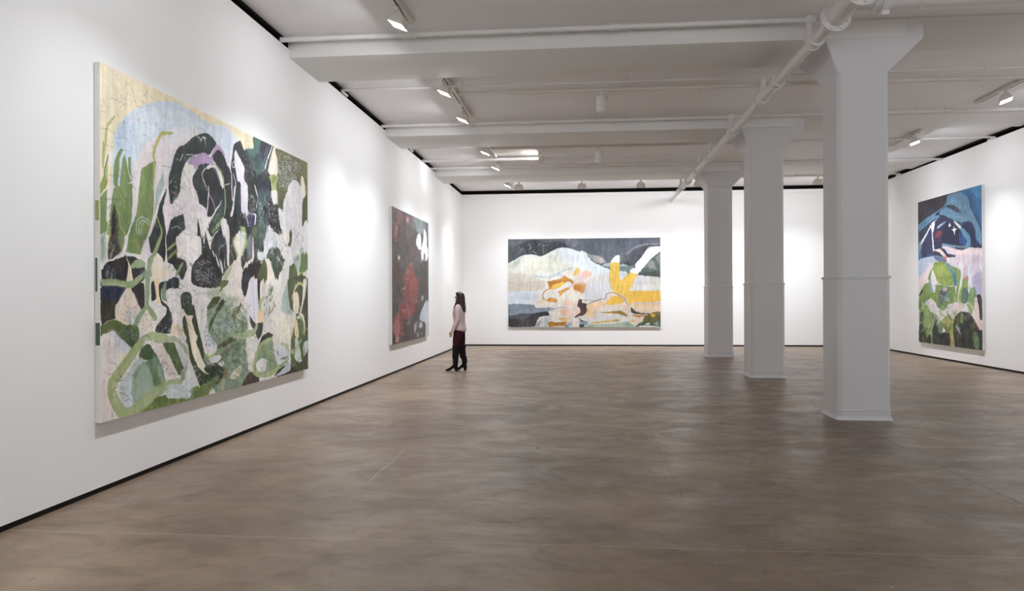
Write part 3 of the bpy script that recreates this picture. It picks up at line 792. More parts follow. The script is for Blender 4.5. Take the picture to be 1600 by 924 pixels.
P 55663c 100 4061 2172 4319 2150 4472 2386 4354 2696 4167 2709 4095 2452
P e3e0d6 100 3118 1678 3818 1662 3850 2002 4061 2130 3953 2320 3882 2549 3813 2626 3418 2726 3294 2510 3056 2293 2999 2066 3058 1867
P a9bcb4 100 3549 2051 3682 1759 3818 1676 3850 2002 3954 2086 3781 2123
P e6e2cc 90 3421 2127 3815 2097 3989 2170 3917 2442 3813 2545 3482 2470 3357 2307
H b9b9a0 50 60 159 65 7 60 60 3118 1716 3818 1703 3953 2361 3356 2514 3115 2195
P 5a6247 100 3784 1663 4173 1654 4063 1838 3850 2002
P 4b5037 100 4063 1754 4247 1752 4283 1950 4170 2147 4061 2130 3955 2031
P e8dbc2 100 3974 1838 4099 1809 4171 1950 4134 2090 4025 2115 3955 2017
S c3c78a 100 42 3920 1907 4063 1726 4247 1695 4360 1779 4321 1922 4170 2118
P e6e1d2 100 4322 1651 4457 1648 4398 1836 4245 2092 4170 2133 4283 1922
S dfe0c8 100 56 4097 2159 4282 2135 4357 2237 4356 2409
P eed9ac 100 4007 2156 4097 2201 4169 2400 4095 2452 4006 2364
P cfdcd4 100 4006 2447 4132 2454 4259 2745 4167 2765 4004 2696
P 5a6c40 100 3883 2440 4006 2322 4022 2642 3881 2768
P 5f7248 80 4170 2231 4319 2265 4317 2550 4168 2456
P cfdad2 100 4317 2522 4491 2489 4470 2618 4335 2709
P 3d3b2f 100 2883 2482 2998 2353 3174 2311 3326 2357 3114 2397 2968 2438 2772 2571
P 8ba07a 100 2771 2765 2827 2576 2997 2440 3295 2407 3356 2591 3449 2742 3355 2785 3112 2800
H 6c8468 60 60 88 37 7 50 80 2883 2506 3114 2422 3294 2458 3355 2669 2883 2629
P e4e0dc 100 2827 2661 2996 2614 3127 2650 3083 2772 2882 2764
S aab883 100 66 3295 2387 2997 2440 2827 2576 2757 2740 2938 2807 3231 2825 3545 2764 3812 2680
S b9c38f 90 53 3547 2474 3745 2513 3813 2599 4058 2589 4242 2460
P d7dbe0 80 3294 2510 3547 2500 3847 2601 3812 2680 3481 2719 3355 2617
P c5d5d6 100 3448 2873 3710 2753 3864 2739 3846 2847
P 3a352b 100 3339 2868 3481 2798 3710 2759 3512 2840
P dfdce2 100 2588 1820 2668 1688 2887 1683 2886 1990 2829 2185 2640 2107 2562 1939
P 2b2a30 100 2447 1693 2642 1689 2588 1844 2536 1892 2460 1775
P 2e2a28 100 2873 1683 2972 1681 2943 1917 2928 2028 2887 1843
P ece3cf 100 2972 1681 3059 1679 3029 1880 2943 1942 2943 1768
P efd3a6 100 2942 2028 3057 2055 2998 2191 2885 2199 2857 2100
S b3bf8a 90 58 3058 1892 2943 1942 2971 2041
P e6dcd2 100 2072 1701 2447 1693 2460 1775 2536 1892 2587 2105 2666 2203 2665 2275 2560 2271 2484 2056 2309 1937 2025 1780
P 9cae86 70 1980 1759 2117 1869 2408 1880 2358 1961 2211 2050 2024 2046 1801 2171 1715 2232 1673 2145 1934 1935 1759 1891 1675 1827
P 46552f 100 1685 1986 1824 1880 1979 1880 1889 1967 1716 2008
P 3c4432 100 1979 1913 2082 1925 1889 2065 1715 2232 1780 2106
P 6a6b3c 100 2211 2084 2459 1950 2458 1985 2333 2110 2235 2142
P 5d6b3c 100 1980 1703 2165 1699 2095 1757 1912 1836 1980 1781
P 6e8068 80 2259 2143 2561 2093 2612 2249 2406 2310 2258 2280
H d3dcd8 50 90 106 50 8 50 80 1759 2020 2458 1985 2586 2224 2210 2300 1800 2322
H 6486b4 60 22 43 20 13 60 80 1979 1913 2562 1939 2509 2198 2069 2159
P 3b4536 100 2666 2096 2829 2197 2885 2187 3027 2192 2998 2315 2884 2384 2801 2281 2693 2204
S a9b98c 100 76 2282 2315 2508 2315 2773 2292 2857 2210
P e4dcd0 100 2560 2353 2692 2361 2691 2541 2744 2738 2636 2728 2598 2558
S 74553a 100 14 1932 2385 2282 2338
H 4d5f47 40 50 98 45 8 60 80 1977 2332 2559 2365 2558 2697 2114 2654
H a79aa0 55 70 317 123 6 88 10 3689 603 4254 529 4325 1233 3820 1319 3620 1065
H 8b8288 50 40 193 91 4 88 14 2073 1531 2461 1444 2460 1772 2025 1777
H a79aa0 55 70 153 81 3 85 25 1139 1346 1521 1317 1641 1794 1639 2217 1173 1998 960 1898
H 9a8c92 50 60 174 91 3 88 12 1234 587 1524 639 1521 1315 1140 1245
H a5909a 50 60 193 78 5 85 30 3118 1716 3818 1703 3953 2361 3882 2549 3294 2458 3056 2193
H a58c94 50 60 81 50 2 85 40 21 2215 376 2305 125 2593 191 2857 32 2866
H 8f7f88 50 60 113 60 3 80 40 1034 2149 1307 2281 1344 2486 1540 2773 1382 2550 1195 2275
H 7d8a66 50 40 68 42 5 85 20 12 1448 336 1363 336 1494 116 1575
H c9cfc0 50 30 84 52 3 88 20 172 999 410 921 409 1222 156 1418
H 4f5c3c 45 50 93 54 4 88 15 545 783 765 671 739 1188 453 1306 514 941
H 9fb0a0 45 50 95 55 5 80 20 448 2523 584 2446 725 2579 889 2567 923 2666 756 2704 629 2725 447 2773
H 8a9c58 35 40 116 70 8 60 20 192 2669 303 2457 478 2347 584 2300 662 2324 331 2564 274 2801
D e9ecec 90 60 8 2893 709 3492 629 3554 1070 3004 1067
D 9fb6c8 90 60 9 1802 1999 2510 1986 2560 2271 1844 2325
H 8b6f7c 60 26 58 33 4 60 60 56 119 1145 -2 1526 105 201 505
S 9b7f7a 80 4 342 62 378 79
S 9b7f7a 80 5 656 35 640 67 594 112
S 9b7f7a 80 4 134 253 209 246 285 252 341 285
S 9b7f7a 80 5 688 82 760 109
S 9b7f7a 80 5 407 92 450 128 480 228
S 9b7f7a 80 5 532 160 671 186
S 9b7f7a 80 5 487 226 570 223
S 9b7f7a 80 4 264 296 341 237
S c58fae 80 8 278 184 271 229
S c58fae 80 10 796 297 799 343
S c58fae 80 9 529 314 524 352
S c58fae 80 9 502 321 489 360
S c58fae 80 9 312 384 315 423
S c58fae 80 9 366 371 366 397
S c58fae 80 11 1437 116 1417 162
S c58fae 80 11 1379 18 1389 46
S c58fae 80 9 391 454 401 473
S c58fae 80 9 726 509 722 546
S c58fae 80 11 1446 207 1436 250
S c58fae 80 11 1557 36 1551 68
S 8f8a92 70 4 -4 527 87 513 167 529 200 565 326 538 412 573
S 8f8a92 70 3 67 652 187 645
S 8f8a92 70 4 207 598 297 640 397 638
S 8f8a92 70 4 298 405 305 481 326 547
S 8f8a92 70 4 517 326 562 406
S 8f8a92 70 4 577 357 624 337
S 8f8a92 70 4 546 482 623 447 718 482
S 8f8a92 70 4 561 542 530 633
S 8f8a92 70 4 456 483 485 642
S 8f8a92 70 4 850 142 883 201 866 262
S 8f8a92 70 4 799 353 882 343
S 8f8a92 70 4 1038 65 1056 100
S 8f8a92 70 5 1486 167 1686 185
S dfe6e2 90 11 1506 266 1586 290 1566 310
S dfe6e2 90 10 1607 260 1686 254
S dfe2dc 90 11 1559 298 1620 253 1641 280 1651 246 1672 337
S dfe2dc 90 10 1179 577 1235 497
S dfe2dc 90 10 1291 491 1406 474 1495 462
S dfe2dc 90 8 1000 817 1044 786
S c8a080 90 8 1008 889 1123 902
S 6f6468 70 6 864 680 1035 659
S 6f6468 70 5 455 807 411 894
S 6f6468 70 5 241 791 268 847
S 6f6468 70 5 118 888 282 862
S 6f6468 70 5 171 1110 91 1154
S 6f6468 70 5 0 1098 118 1079 395 1042
S 6f6468 70 5 425 918 469 952
S dfe2d8 90 11 2065 687 2123 662 2194 645
H 6f8458 55 34 164 78 32 60 40 1716 1997 2562 1939 2612 2297 2067 2628 1800 2322
H a9b98c 60 26 164 78 26 50 50 1717 1933 2562 1939 2612 2297 2067 2672 1800 2322
H 3f4c34 60 24 141 67 20 60 40 1717 1933 2562 1892 2612 2297 2067 2628 1800 2322
H dfdcd2 60 24 149 69 23 80 30 2071 1824 2562 1939 2718 2422 2506 2715 2068 2494
H 4e5a38 60 14 270 114 31 88 8 3030 1717 3298 1712 3359 1996 3057 2017
H 5a6840 50 16 292 112 33 85 14 3816 1947 4435 1951 4431 2673 3846 2738
H c9d2b0 60 20 293 112 22 85 14 3817 1757 4475 1749 4470 2763 3846 2738
H 5f6c44 45 16 187 77 27 40 50 2997 2489 3813 2545 3812 2762 3293 2767 2882 2777
H e6e3da 70 26 249 103 27 88 10 3004 1067 3620 1011 3751 1377 3061 1413
H 4a5440 45 20 237 94 26 86 12 3004 1217 4403 912 4439 1313 3819 1455 3300 1478
H 3a3f40 55 22 172 85 15 84 14 1555 1073 1983 1050 1982 1381 1594 1363
H 556b50 45 16 110 59 20 70 50 962 1552 1325 1352 1440 1591 1065 1860
H 7f9668 40 26 137 76 23 60 30 538 2352 1245 2342 1281 2627 724 2718
H 5d7148 50 30 160 77 25 40 40 1622 2572 2549 2490 2761 2772 1790 2889 1460 2784
H b9c4a0 50 22 160 77 19 40 40 1622 2572 2549 2490 2761 2772 1790 2889 1460 2784
H 6b5d66 70 50 131 70 4 70 60 1034 924 1523 753 1521 1315 997 1354
H 6b5d66 60 90 99 56 3 50 80 195 1931 570 2007 1030 1782 1600 1816 1598 2215 249 2121
H 5f5560 55 70 132 59 5 50 80 1592 1786 2562 1773 2613 2106 3954 2141 3882 2549 1672 2400
H 6b5a64 50 30 81 46 4 50 80 18 14 1527 -82 1526 210 15 712
H 8f8794 50 60 116 61 4 60 70 1139 1405 1521 1338 1519 1692 1323 1798
H 77707a 50 60 105 53 4 30 70 1552 1786 1846 1826 1844 2238 1672 2400 1549 2246
H 5a5560 60 50 58 32 4 150 40 726 2291 1062 2565 1134 2631 957 2613 790 2407
S e8e6e8 80 8 1033 1235 1140 1206 1195 1230
S 6d5f68 80 5 124 2703 185 2702 212 2680
S 6d5f68 80 5 138 2628 192 2661
S 6d5f68 80 5 59 2552 33 2565
S 6d5f68 80 6 396 2536 462 2561 492 2528
S 6d5f68 80 6 240 2675 317 2694 374 2736
S 6d5f68 80 6 302 2753 388 2747 439 2799
S 6d5f68 80 5 178 2778 144 2867
S 6d5f68 80 5 157 2767 130 2856
H d9dcd8 60 90 152 69 5 88 14 1680 805 2893 635 3122 981 2889 1447 2461 1514 1762 1395
H 7a8a92 50 60 163 72 7 88 14 2315 716 3304 654 3120 1208 2724 1334 2312 1245
H 6f7a50 50 60 153 64 9 85 20 2893 709 3688 684 3554 1097 3004 1117
H e0ddd8 50 60 143 61 5 70 40 2468 130 3307 85 3275 399 2674 543
H 55636a 50 40 173 74 13 82 14 2544 209 3277 65 3184 464 2838 469
H 23272a 60 30 112 59 6 75 30 1180 468 1648 354 1178 865 999 929 1035 671
H e6e2da 45 50 99 61 3 88 14 11 1647 336 1547 603 1624 601 1989 450 1897 10 1929
H 8fa384 50 70 148 69 10 60 70 1674 1976 2561 1986 2998 2340 2558 2744 1975 2685
H e4e4da 50 90 123 57 6 60 70 1674 1976 2561 1986 2998 2340 2558 2744 1975 2685
H 5d6b48 50 40 184 70 11 85 16 3884 2194 4473 2212 4469 2792 3881 2795
"""
PAINT_VALLEY = """
P dcdcd4 100 -126 -163 4972 -111 4972 3122 -126 3127
P 5b6068 100 -126 -163 2529 -136 2529 413 2426 412 2221 410 2101 358 1913 305 1741 277 1569 310 1431 387 1311 437 1156 522 1018 556 914 512 741 488 568 500 430 534 222 653 -4 773 -126 807
P 6c7078 60 13 11 655 0 568 120 309 187 13 236
P 6d717c 70 1827 11 2529 18 2529 396 2289 394 1947 253 1810 201
P 3c3e42 85 309 187 741 35 983 38 1190 143 1500 77 1741 114 1947 253 1741 277 1569 310 1397 404 1156 522 1018 556 914 512 741 488 447 517 395 413 568 328
P 4c5154 70 13 254 395 222 447 499 222 653 5 764
H 8b9298 45 90 69 69 12 60 70 13 46 1603 61 1259 420 741 467 48 704
H 272a2c 60 70 86 86 18 20 60 309 187 1775 149 1259 471 568 500
S c9ccd0 80 16 638 155 707 191 724 260 690 346
S c9ccd0 80 20 776 398 862 416 897 486
S b9a58a 80 16 1130 177 1130 470
S b9a0a8 80 16 949 245 1001 176 1087 160
S d0d3d6 90 14 1930 12 1947 81
S d0d3d6 80 10 2101 238 2289 33
S c9ccd0 60 14 1087 211 1311 196
P 5c636b 100 2309 -138 4836 -113 4819 841 4785 1249 4162 1177 3519 1071 3179 1001 2975 879 2702 740 2463 464 2395 412 2309 411
P 646872 60 2924 22 3519 28 3620 319 3179 435 2753 209
P 5b656e 50 2326 16 2736 20 2600 431 2463 430 2326 377
P 6b7280 60 3857 31 4802 40 4802 159 4364 189 3942 339 3790 492 3688 525 3773 355
S a2a2a8 75 52 3756 517 3908 373 4162 256 4448 190 4802 202
S 4d5159 70 32 4195 299 4448 250 4802 248
P 50525a 80 3857 561 4111 392 4364 309 4432 326 4195 632 4027 869 3857 834
P aaa8a2 85 2480 481 2668 517 2838 553 3009 623 3111 760 3009 794 2838 793 2702 706
P c0b2b0 50 2736 552 2889 570 3043 657 3009 760 2838 690
S 4f5f58 90 22 2617 671 2787 792 2975 802
P a9bcc0 100 2992 879 3060 811 3179 787 3281 796 3552 849 3654 816 3773 885 3756 919 3519 909 3247 915 3043 914
P 6d837f 100 2975 888 3247 898 3247 1018 3094 966
P 6d8478 100 3519 900 3959 886 3891 1022 3790 1073 3552 1054
P 41464a 100 3654 781 3807 714 3857 800 3908 834 3857 885 3756 833
P 5c6a62 100 4111 1143 4280 939 4432 770 4566 634 4802 449 4819 1249 4448 1222 4162 1177
P 46504c 70 4162 1109 4802 1045 4802 1241 4162 1169
P 9b9a9c 90 4432 804 4516 702 4617 771 4651 908 4701 993 4583 975 4516 975 4415 906
P 9b9aa0 80 4667 618 4802 500 4802 875 4701 738
P 8d9292 80 4280 905 4432 736 4465 804 4364 940
P dfe2d6 100 -4 773 222 653 430 534 603 497 741 488 880 511 1018 556 1156 522 1311 437 1431 378 1569 310 1741 283 1913 301 2101 358 2289 420 2426 412 2529 550 2529 1450 -126 1437 -126 807
P dbe3e8 80 1603 371 1741 295 1947 314 2289 428 2529 550 2529 1237 2118 822 1603 715
P dfe1ca 60 776 675 1431 576 1707 682 1707 922 1259 1057 672 1054 603 881
P a9bba8 70 48 808 361 620 395 672 291 809 135 999 135 912 222 826 31 912
P d9e4dd 70 13 790 187 705 83 877 13 946
P cdd7d9 50 1603 423 1741 372 1741 475 1569 508
H b9c9bd 50 24 103 103 24 30 50 1190 523 1569 336 1707 716 1087 573
H f0f0e8 40 60 120 120 28 10 30 48 808 2460 550 2460 1236 48 1223
P dfcfa8 50 776 951 983 918 914 1055 776 1037
S b9c0c6 80 61 828 1158 1087 1229 1431 1196 1741 1026 2084 925
S c5ccd4 70 102 914 1193 1259 1230 1603 1128 1741 1164
P d6d0c2 90 5 1085 568 1122 1087 1315 1363 1351 1087 1443 5 1438
P dce5e8 100 2309 428 2429 429 2497 533 2668 723 2975 897 3247 1018 3247 1453 2326 1449
P c9d8dc 60 2975 965 3230 1018 3179 1069 3043 1103
P ddd8ce 70 2736 1169 3213 1121 3230 1453 2497 1449
P d9c9d2 40 3060 1068 3213 1069 3179 1206 3077 1171
P d8d4cc 100 4027 1194 4785 1249 4836 1461 3891 1456
P cfd5e0 70 4060 1211 4330 1213 4330 1383 3959 1456 3857 1415
P cdd3dd 100 3519 1054 3790 1073 3688 1209 3519 1276
P cfc8b8 100 5 1356 1121 1361 1087 1620 5 1685
H c3b8a0 50 60 155 155 24 2 6 13 1356 1087 1361 1087 1654 13 1685
P cdd6e0 100 5 1685 1001 1671 949 1930 776 2050 5 2065
P dde4ea 80 5 1892 776 1964 707 2085 5 2074
P e0b9b4 60 845 1757 914 1688 949 1775 897 1878 845 1878
P 7c8e98 100 5 2083 845 2102 914 2189 1345 2190 1259 2327 914 2396 5 2464
P 8797a0 50 5 2117 568 2119 395 2222 5 2256
P 8f95a6 80 395 2257 1363 2190 1466 2259 1225 2327 741 2378 31 2446
P 55565e 100 5 2464 291 2412 395 2378 776 2378 914 2396 741 2568 5 2567
P 3a3a3d 100 5 2550 534 2568 811 2378 1242 2319 1380 2414 1363 2457 1259 2448 1001 2499 914 2603 845 2793 5 2801
P 4a4d54 80 534 2603 741 2568 741 2793 534 2793
P 513f40 70 811 2465 983 2499 880 2637 845 2793 741 2775
H 9c9290 80 20 69 69 12 60 80 326 2481 465 2481 447 2793 326 2793
P e2dccf 100 845 2050 1259 2034 1569 2052 1603 2190 1345 2190 914 2206 845 2137
P e8cfa0 80 1052 1947 1259 1965 1225 2017 914 2068 845 2050
P c9cbc8 100 880 2793 914 2637 1087 2534 1259 2465 1380 2465 1328 2569 1259 2672 1225 2810
P a9bcc4 80 1156 2568 1259 2551 1225 2793 1139 2793
P 6f7680 60 914 2672 1052 2603 983 2793 880 2793
P e2ddd0 100 1569 1846 1672 1829 2015 1589 2118 1658 2358 1728 2529 1574 2529 2226 2341 2295 2289 2466 2118 2501 1380 2465 1294 2327 1569 2224 1603 2052
P ecc9b0 80 1741 2018 1913 1933 2084 2002 2084 2140 1775 2156
P e9b9a0 90 1621 2259 1913 2242 1947 2225 1947 2397 1810 2483 1707 2431
P eccdbd 80 1913 2225 2289 2192 2324 2329 2221 2466 1913 2483
P e5d9cc 80 1345 2362 1603 2328 1672 2466 1569 2534 1380 2483
S 8a8fa8 90 22 1363 2276 1500 2224 1672 2190 1878 2211
P c98a3c 100 1294 1444 1311 1368 1431 1326 1707 1250 1775 1164 1861 1216 2050 1320 2067 1447
P b8752e 100 1294 1345 2067 1349 2067 1469 1913 1572 1775 1623 1655 1846 1621 1708 1603 1656 1741 1640 1913 1554 2050 1469 1947 1400 1775 1416 1431 1638 1311 1603 1294 1466
P e6c04c 100 1431 1466 1775 1364 1775 1468 1638 1553 1431 1621 1380 1569
P e2a848 80 1311 1535 1431 1570 1431 1638 1311 1603
P e2dcd8 100 1621 1588 1827 1399 1947 1365 2033 1417 1947 1503 1741 1640 1535 1656
P e0ddd2 100 1156 1706 1363 1604 1535 1639 1655 1846 1535 1897 1363 1862 1225 1931 1121 1861
P d39a48 100 1638 1674 1913 1554 1947 1606 1775 1709 1655 1846
S b87a38 100 30 1328 1586 1156 1672 1104 1775 1121 1896 1225 1957
P cd9140 100 1225 1948 1345 1862 1552 1932 1535 2035 1363 2017 1225 1982
P e9c680 60 2084 1469 2152 1435 2118 1658 2050 1589
P ca8a3f 100 2084 1504 2272 1367 2358 1385 2512 1471 2426 1660 2358 1728 2101 1624
H a86c2c 60 18 68 68 16 20 20 2118 1469 2495 1471 2375 1711 2118 1624
P dda060 100 2309 1367 2523 1471 2429 1694 2360 1745 2309 1728
P e4b860 95 2101 1063 2170 960 2255 909 2289 1047 2204 1166 2084 1166
P e9c2bc 80 2170 1218 2289 1064 2529 997 2529 1202 2289 1321
P e6d9c8 60 1810 1061 2084 994 2084 1166 1947 1199 1810 1164
P eab4a0 80 2360 1133 2497 1013 2668 1100 2600 1220 2429 1236
P f0c89c 80 2429 1047 2531 1014 2583 1083 2463 1116
P e4cfc8 70 2084 1320 2255 1201 2529 1237 2529 1450 2084 1448
P 5a4242 100 2255 1934 2358 1951 2358 2037 2529 2089 2529 2398 2443 2398 2221 2484 2101 2492 2358 2295 2255 2192 2195 2140
P 5a4242 100 2309 2037 2497 2106 2480 2243 2497 2312 2429 2415 2309 2449
P 433838 80 2255 2088 2358 2054 2512 2106 2460 2295 2289 2226
S 8a7468 80 16 2358 1951 2529 1969
S 8a7468 80 16 2326 1943 2583 1969 2753 1970 3060 1902
S 6f5a54 100 22 2497 2106 2634 2038 2838 1970 3060 1902
P 5a4640 100 2118 2492 2392 2570 2529 2604 2529 2638 2289 2604
P d9b070 90 1569 2534 1947 2500 1913 2604 1844 2672 1672 2603
P c0853a 100 1259 2655 1397 2638 1535 2672 1844 2638 1827 2776 1535 2793 1294 2810
P 8a6a34 70 1431 2689 1775 2672 1741 2741 1431 2741
P d6cfc8 100 1861 2672 1998 2552 2118 2509 2272 2552 2272 2810 1947 2810
P 8796a8 80 1878 2707 1998 2672 2015 2776 1878 2776
P 4d6f5a 80 1810 2741 1878 2758 1947 2827 1810 2827
P e6ddd0 100 2092 2552 2272 2569 2272 2819 2092 2819
P 3b4048 100 2272 2707 2495 2724 2460 2819 2272 2819
P 8f9db0 100 2272 2621 2529 2638 2529 2724 2358 2741 2272 2707
P 3b4048 100 2309 2724 2463 2724 2454 2819 2309 2819
P 8f9db0 100 2309 2630 2514 2647 2429 2707 2309 2741
P 4a433e 100 2309 2552 2429 2570 2531 2638 2309 2630
P e9c25a 100 3255 830 3281 727 3535 763 3527 1276 3620 1294 3824 1107 3908 1074 4094 1143 4027 1296 3891 1456 3230 1453
P ebebe8 100 3272 779 3281 710 3417 557 3519 538 3539 558 3535 772 3349 762
P e6bd55 100 3230 1355 3959 1358 3857 1614 3857 1665 4785 1652 4785 2010 3959 2042 3908 2127 3807 2092 3722 1921 3519 1784 3349 1715 3281 1646 3247 1577
P e8b64a 70 3959 1683 4785 1669 4785 1993 3993 2007
H f0d080 50 50 67 68 24 90 30 3281 1372 3857 1375 3857 1887 4701 1720 4701 1992 3857 2024 3349 1715
H d9a53c 40 40 67 68 24 90 20 3281 830 3519 832 3519 1413 3281 1412
P efefec 100 4027 835 4212 615 4415 326 4533 285 4802 279 4802 432 4566 617 4432 753 4280 939 4094 1143 3857 1056 3925 971 4027 938
P d9dde2 70 3857 1056 3959 954 4027 989 3993 1074
P e6c0ac 90 3519 1775 3620 1801 3739 1921 3773 2058 3671 1938 3552 1835
P e9bc50 100 3077 2108 3213 1903 3349 1817 3485 1818 3654 1938 3671 2024 3519 2092 3179 2125
P e0cfc8 90 3094 1816 3179 1731 3349 1732 3417 1800 3247 1868 3111 2022 3060 1988
S 7a5a50 100 20 3068 2176 3043 2056 3068 1902 3128 1782 3230 1723 3366 1732 3519 1809 3688 1913 3739 2041 3840 2161
P d8dcdc 90 3891 1563 4802 1584 4802 1661 4027 1658
H b3b3a8 60 30 67 68 14 90 15 3925 1529 4785 1550 4785 1652 3959 1649
P d9dde0 80 2497 1471 3230 1372 3247 1577 3315 1697 3094 1765 3060 1885 2668 1935 2395 1934 2429 1711
H c3c9c4 50 30 102 102 14 90 10 2429 1471 3179 1474 3060 1885 2429 1917
P e9cdb0 100 2497 2106 2838 2004 3060 1971 3060 2176 3688 2092 3857 2195 3857 2298 3790 2434 3519 2263 3043 2296 2838 2330 2770 2467 2429 2467 2514 2312
P e9c98a 60 2548 2123 3009 2056 3043 2125 2668 2192 2668 2398 2463 2449 2514 2295
P dcd9d4 80 2838 2261 3077 2193 3552 2160 3688 2263 3857 2434 3688 2400 3417 2331 3009 2330
P a98238 100 2838 2347 3145 2330 3281 2314 3519 2297 3620 2314 3790 2468 3688 2468 3519 2400 3247 2382 3009 2364
P 8a6f2c 70 3485 2331 3654 2348 3790 2460 3688 2468 3552 2417
P d9d8d4 100 2309 2466 2838 2433 3281 2416 3790 2502 3857 2605 3349 2570 3009 2536 2668 2604 2497 2638 2309 2569
P eccf90 60 2429 2467 2770 2433 2753 2484 2429 2535
P d9b45c 100 2634 2673 3009 2622 3349 2588 3519 2553 3552 2605 3349 2639 3009 2673 2668 2707
P a59450 80 3349 2605 3434 2570 3552 2622 3417 2647
P b3bfae 100 2463 2724 2838 2724 3349 2707 3519 2673 3773 2639 3857 2673 4027 2793 3857 2819 2463 2819
P 8ea392 70 3620 2742 3739 2639 3891 2725 3959 2793 3773 2819
P 5d7a64 50 2497 2819 2668 2741 2736 2776 2668 2819
P e6d4c4 100 3857 2468 4111 2503 4246 2537 4229 2639 4128 2776 3959 2742 3824 2605
P d9b46c 80 3824 2605 4010 2588 4027 2639 3857 2656
P e9cfb4 100 3959 2059 4785 2061 4785 2333 4533 2384 4330 2384 4111 2332 3993 2264 3925 2195
P c9b9b8 80 3959 2050 4802 2052 4802 2103 3959 2093
P e9c374 60 3993 2110 4785 2112 4785 2163 3993 2161
P 4c4a40 100 3891 2195 3925 2195 4010 2298 4195 2366 4482 2384 4482 2418 4195 2409 3993 2400 3891 2332
P c98a48 100 3925 2434 4364 2435 4330 2469 4111 2511 3959 2468
P 7a7440 100 4330 2469 4482 2401 4583 2350 4802 2333 4802 2640 4533 2657 4280 2639 4263 2571
P d9b048 100 4499 2401 4617 2401 4651 2469 4583 2512 4516 2469
P 6b5a34 70 4667 2469 4802 2401 4802 2572 4701 2555
P 5c6e58 100 4128 2708 4263 2639 4533 2657 4802 2572 4802 2810 4027 2810
P dfe3e0 100 4330 2725 4465 2674 4465 2742 4398 2759
P aebfc0 80 4617 2674 4735 2657 4735 2759 4634 2759
P e6e6e0 100 4094 2793 4280 2767 4533 2776 4768 2802 4768 2827 4094 2827
H efeee6 25 120 103 103 14 90 10 13 808 2529 585 2529 1450 13 1438
H a9a49a 25 70 103 103 10 90 6 13 1356 2529 1368 2529 2501 914 2499 13 2048
H 9aa3a8 35 60 101 102 12 20 50 2480 18 4768 40 4364 394 3857 732 3179 692 2668 380
H 4a5058 35 60 101 102 16 20 50 2480 18 4768 40 4364 394 3857 732 3179 692 2668 380
H b8c2c0 40 60 86 86 12 80 30 48 877 741 571 1775 372 2460 721 2289 1064 1087 1160
H cfa06a 40 50 68 68 12 50 60 1087 1361 2460 1368 2289 1882 1431 2017 1087 1878
H e9e2d8 40 60 101 102 14 5 12 2463 2089 3857 2092 4701 2163 4701 2333 3857 2571 2463 2570
H a9907a 40 50 84 85 10 8 15 2463 2089 3857 2092 4701 2163 4701 2333 3857 2571 2463 2570
H 3f4a3c 50 40 60 61 16 40 60 4128 2639 4533 2469 4802 2401 4802 2810 4027 2810
"""
